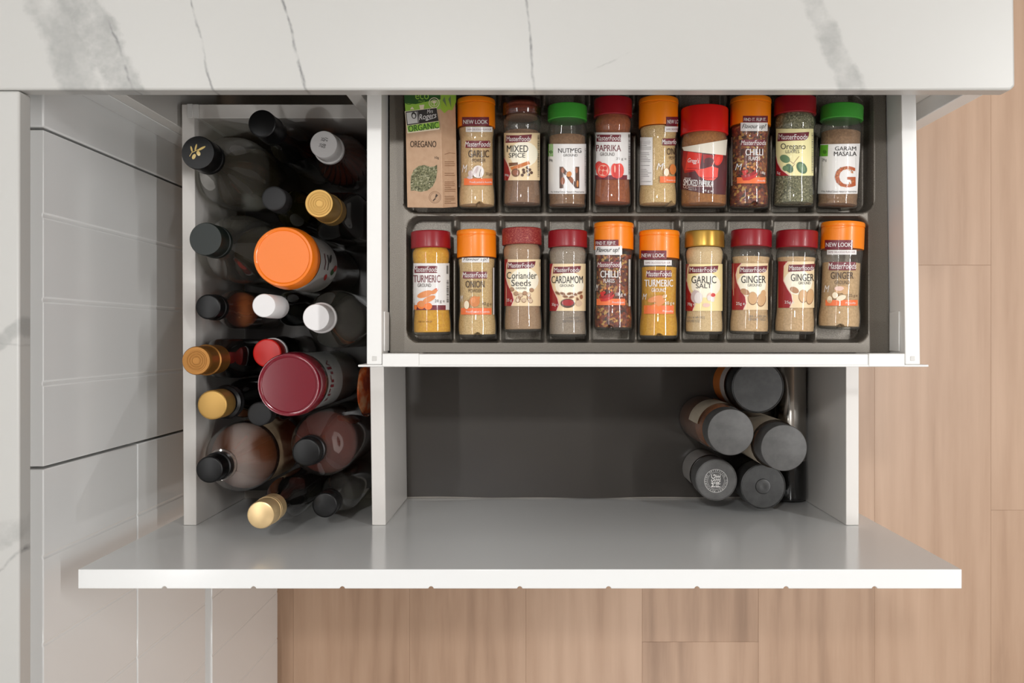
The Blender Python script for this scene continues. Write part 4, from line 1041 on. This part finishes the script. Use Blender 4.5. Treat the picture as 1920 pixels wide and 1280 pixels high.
# tall tub with maroon lid
th, M, cp = bottle('tall clear tub with a big glossy maroon lid', (538, 719.5), .25, .0345, .215, .224, .0330, .232, [(.0345, .224), (.0368, .2245), (.0366, .232), (.0355, .2485), (.0346, .25), (.0318, .2502), (.0306, .2494), (.0304, .2490), (.001, .2492)], MRLID, CLEARB, POWDER, .20, cat='jar', name='lidded_jar', move=(.002, -.001))
MB().lathe([(.0347, .02), (.0347, .205)], M, 40, cap0=False, cap1=False).build('label', flat('tub_label_grey', (150, 152, 150), 0.35, coat=.3), th, smooth=60)
P = Print((460, 640, 1920 / 260), lathe_hit(M, [(0, .0350), (.25, .0350)]), 20)
P.T('V', 1090, 1180, 285, 325, 'mar', .01, 0, 62).G([(1128, 358), (1185, 345), (1200, 380), (1145, 392)], 'mar').G([(1182, 418), (1212, 414), (1218, 448), (1190, 452)], 'mar').G([(1190, 470), (1196, 530), (1188, 530), (1184, 470)], 'mar').G([(1196, 528), (1228, 526), (1228, 562), (1198, 566)], 'mar').G([(1185, 600), (1228, 592), (1222, 630), (1180, 635)], 'mar').G([(1180, 652), (1188, 655), (1168, 712), (1160, 708)], 'mar').G([(1150, 728), (1185, 722), (1172, 750), (1145, 754)], 'mar').G([(1090, 832), (1150, 772), (1130, 810)], 'mar')
P.build('print', th)
bottle('dark bottle with matt gold cap and threaded black neck', (397.5, 764), .26, .0240, .145, .200, .0150, .240, plain_cap(.0163, .228, .260, 1.0), GCAP, DARKG, ring=([(.0150, .205), (.0195, .206), (.0200, .210), (.0178, .212), (.0178, .215), (.0192, .216), (.0192, .220), (.0160, .222), (.0160, .227)], BLKCAP), move=(0, .003))
bottle('small bottle with matt charcoal cap half under the maroon lid', (492.5, 771), .22, .0165, .130, .165, .0110, .200, plain_cap(.0138, .196, .220, 1.0), GRYCAP, DARKG, move=(-.004, -.003))
PAPER = speckled('cream_paper', [(.3, (198, 170, 136)), (.7, (214, 190, 158))], 60, 0.6)
bottle('wide clear bottle of amber liquid with black cap and cream label', (378, 887), .262, .0425, .150, .225, .0145, .240, plain_cap(.0148, .226, .262, 1.10), BLKCAP, CLEARB, AMB, .14, paper=(.03, .135, 1.25, PAPER), move=(.0085, .004), ring=([(.0150, .221), (.0182, .2215), (.0182, .2245), (.0150, .225)], CLEARB))
bottle('wide clear plastic bottle with pink dregs and black cap', (565.5, 846), .25, .0400, .160, .215, .0160, .232, plain_cap(.0158, .222, .250, 1.08), BLKCAP, CLEARB, PINK, .150, move=(.005, -.001))
bottle('black wine bottle with pale gold cap leaning over the drawer front', (485, 955), .295, .0255, .185, .235, .0140, .262, [(.0140, .245), (.0150, .246), (.0150, .262), (.0156, .2625), (.0156, .265), (.0148, .266), (.0156, .2665), (.0156, .270), (.0150, .2705), (.0150, .2925), (.0142, .2945), (.0128, .295)], PGCAP, DARKG, move=(.002, -.006))
bottle('small clear bottle with black cap at the front corner by the divider', (604, 942), .215, .0250, .115, .165, .0125, .195, plain_cap(.0145, .186, .215, 1.04), BLKCAP, CLEAR, WATER, .06, move=(.003, -.003))
# crumpled orange pouch wedged beside the divider
def pouch():
    X, Y = -.2185, -.069
    bm = bmesh.new(); bmesh.ops.create_icosphere(bm, subdivisions=4, radius=1.0)
    from mathutils import noise as nz
    for v in bm.verts:
        p = v.co.copy(); d = 1 + .16 * nz.noise(p * 2.2) + .07 * abs(nz.noise(p * 6.0))
        k = 1 - .55 * max(0, p.z) ** 2
        v.co = Vector((X + p.x * d * .0112 * k, Y + p.y * d * .034, ZFL + .0805 + p.z * .078))
    t = NT('orange_foil'); n1 = t.noise(t.pos(), 42.0, 3.0)
    t.t.links.new(t.ramp(n1, [(.40, lin((150, 52, 14))), (.52, lin((196, 84, 24))), (.66, lin((206, 150, 104)))]), t.b.inputs['Base Color']); t.b.inputs['Roughness'].default_value = .25
    mb = MB(); bm.verts.index_update(); mb.add([v.co for v in bm.verts], [[v.index for v in f.verts] for f in bm.faces]); bm.free()
    zmin = min(v.z for v in mb.v)
    for v in mb.v: v.z += ZFL - zmin
    o = mb.build('foil_pouch', t.m, smooth=70)
    tag(o, 'crumpled orange foil pouch wedged between the maroon-lidded tub and the divider', 'pouch')
pouch()

# ---------------------------------------------------------------- jars in the wide compartment
C5 = (1230, 680, 4.0)
LIDB = speckled('lid_black', [(.4, (36, 36, 36)), (.7, (58, 58, 57))], 60, 0.4); LIDG = speckled('lid_charcoal', [(.35, (74, 73, 72)), (.65, (90, 89, 88))], 45, 0.5)
CRPAP = speckled('cream_label', [(.3, (186, 172, 150)), (.7, (206, 194, 174))], 40, 0.5)
def ground_jar(label, cpx, h, rl, lh, rb, lidm, cont, lid_prof, paper, move=(0, 0), glass=CLEARB, level=.6, body=None):
    X, Y = wx(cpx[0], ZFL + h) + move[0], wy(cpx[1], ZFL + h) + move[1]
    th = thing('spice_jar', (X, Y, ZFL), label, 'spice jar', 'black-lidded jars standing in the wide compartment')
    M = Matrix.Translation((X, Y, ZFL))
    bp = body or [(rb * .85, 0), (rb * .97, .002), (rb, .008), (rb, (h - lh) * .78), ((rb + rl) * .49, (h - lh) * .92), (rl * .93, h - lh + .002)]
    MB().lathe(bp, M, 44).build('glass', glass, th, smooth=45)
    ins = [(r - .0016, max(z, .003)) for r, z in bp if z < h * level]; ins.append((ins[-1][0], h * level))
    MB().lathe(ins, M, 40).build('contents', cont, th, smooth=45)
    ld = MB().lathe([(r * rl, h + z) for r, z in lid_prof], M, 52).build('lid', lidm, th, smooth=38)
    if paper:
        z0, z1, half, rot, m = paper; a0 = math.atan2(-Y, -X) + rot; vs = []; fs = []; k = 22
        def rr(z):
            for (r0, h0), (r1, h1) in zip(bp, bp[1:]):
                if z <= h1: return r0 + (r1 - r0) * (z - h0) / max(h1 - h0, 1e-9)
            return bp[-1][0]
        for i in range(k + 1):
            a = a0 - half + 2 * half * i / k
            for z in (z0, z1): vs.append((X + (max(rr(z0), rr(z1)) + .0005) * math.cos(a), Y + (max(rr(z0), rr(z1)) + .0005) * math.sin(a), ZFL + z))
        for i in range(k): fs.append([2 * i, 2 * i + 2, 2 * i + 3, 2 * i + 1])
        MB().add(vs, fs).build('label', m, th, smooth=60)
    return th, M, ld
LP = lambda lh: [(.97, -lh), (1, -lh + .001), (1, -.0016), (.98, -.0004), (.95, 0.0), (.93, -.0006), (.001, -.0006)]
FL = lambda lh: [(.97, -lh), (1, -lh + .001), (1, -.0016), (.975, -.0003), (.94, 0.0)]
CUR = speckled('orange_brown_spice', [(.3, (150, 84, 30)), (.7, (186, 112, 48))], 300)
DKB = speckled('dark_brown_spice', [(.3, (58, 36, 26)), (.7, (92, 60, 40))], 300)
th, M, ld = ground_jar('broad jar with scratched black lid and orange and white label', (1421, 725), .125, .0335, .030, .0340, LIDB, DKB, LP(.030), (.010, .085, 1.5, 0, flat('orange_label', (206, 116, 44), .5)))
MB().lathe([(.0349, .058), (.0349, .086)], M, 40, cap0=False, cap1=False).build('label_band', flat('label_offwhite', (196, 186, 180), .5), th, smooth=60)
ground_jar('tall jar of orange-brown spice with matt grey-black lid', (1370, 810), .20, .0275, .034, .0315, LIDG, CUR, FL(.034), (.085, .150, .85, -.55, CRPAP), level=.62,
           body=[(.027, 0), (.0305, .002), (.0315, .008), (.0315, .070), (.0300, .090), (.0292, .158), (.026, .168)])
ground_jar('tall cream-labelled jar with matt grey-black lid beside the steel mill', (1468.5, 845), .198, .0275, .034, .0295, LIDG, DKB, FL(.034), (.02, .158, 2.6, 0, CRPAP), move=(.001, .0035), level=.7,
           body=[(.025, 0), (.0285, .002), (.0295, .008), (.0295, .070), (.0290, .090), (.0288, .158), (.026, .166)])
th, M, ld = ground_jar('short jar whose lid is printed MSG FREE', (1343, 901), .115, .0268, .034, .0262, LIDG, DKB, LP(.034), (.012, .072, 1.5, -.4, flat('label_grey', (150, 146, 142), .5)), move=(0, .001))
P = Print(C5, flat_hit(ZFL + .1144), 400)
P.T('MSG', 383, 477, 868, 900, 'wht', .03, 0, -90).T('FREE', 419, 513, 868, 902, 'wht', .03, 0, -90)
P.ring(450, 885, 88, 3, 'silver', 40).ring(450, 885, 64, 2, 'silver', 36)
s = 'NO ARTIFICIAL COLOURS, FLAVOURS.'
for i, ch in enumerate(s):
    if ch == ' ': continue
    a = 200 + i * 360.0 / len(s); x = 450 + 76 * math.cos(math.radians(a)); y = 885 + 76 * math.sin(math.radians(a))
    wd_ = 1.5 if ch in 'I,.' else 5
    P.T(ch, x - wd_, x + wd_, y - 7, y + 7, 'silver', 0, 0, a + 90)
P.build('lid_print', ld)
PB = [(.97, -.036), (1, -.035), (1, -.0016), (.98, -.0004), (.95, 0.0), (.93, -.0006), (.34, -.0006), (.32, .0006), (.28, .0009), (.10, .0003), (.001, .0003)]
ground_jar('short jar with glossy black lid and a round centre button', (1431, 914), .115, .0290, .036, .0270, LIDB, DKB, PB, (.012, .070, 1.5, 0, flat('label_dark', (40, 38, 36), .4)), move=(0, .0015))
# steel mill lying along the drawer side
def mill():
    xc = .3495; r = .0212; z = ZFL + r
    th = thing('pepper_mill', (xc, -.10, ZFL), 'polished steel mill with black end lying along the drawer side', 'mill')
    Mx = Matrix(((1, 0, 0, xc), (0, 0, 1, -.2235), (0, -1, 0, z), (0, 0, 0, 1)))
    MB().lathe([(r * .90, 0), (r * .98, .001), (r, .004), (r, .052), (r * .97, .0535)], Mx, 44).build('black_end', flat('mill_black', (20, 20, 20), .18, coat=.3), th, smooth=45)
    MB().lathe([(r * .93, .0535), (r * .93, .057), (r * .99, .058), (r * .99, .19), (r * .93, .192), (r * .93, .196), (r * .99, .197), (r * .99, .235), (r * .9, .238)], Mx, 44).build('steel_body', flat('polished_steel', (190, 186, 180), .16, metal=1.0), th, smooth=45)
mill()
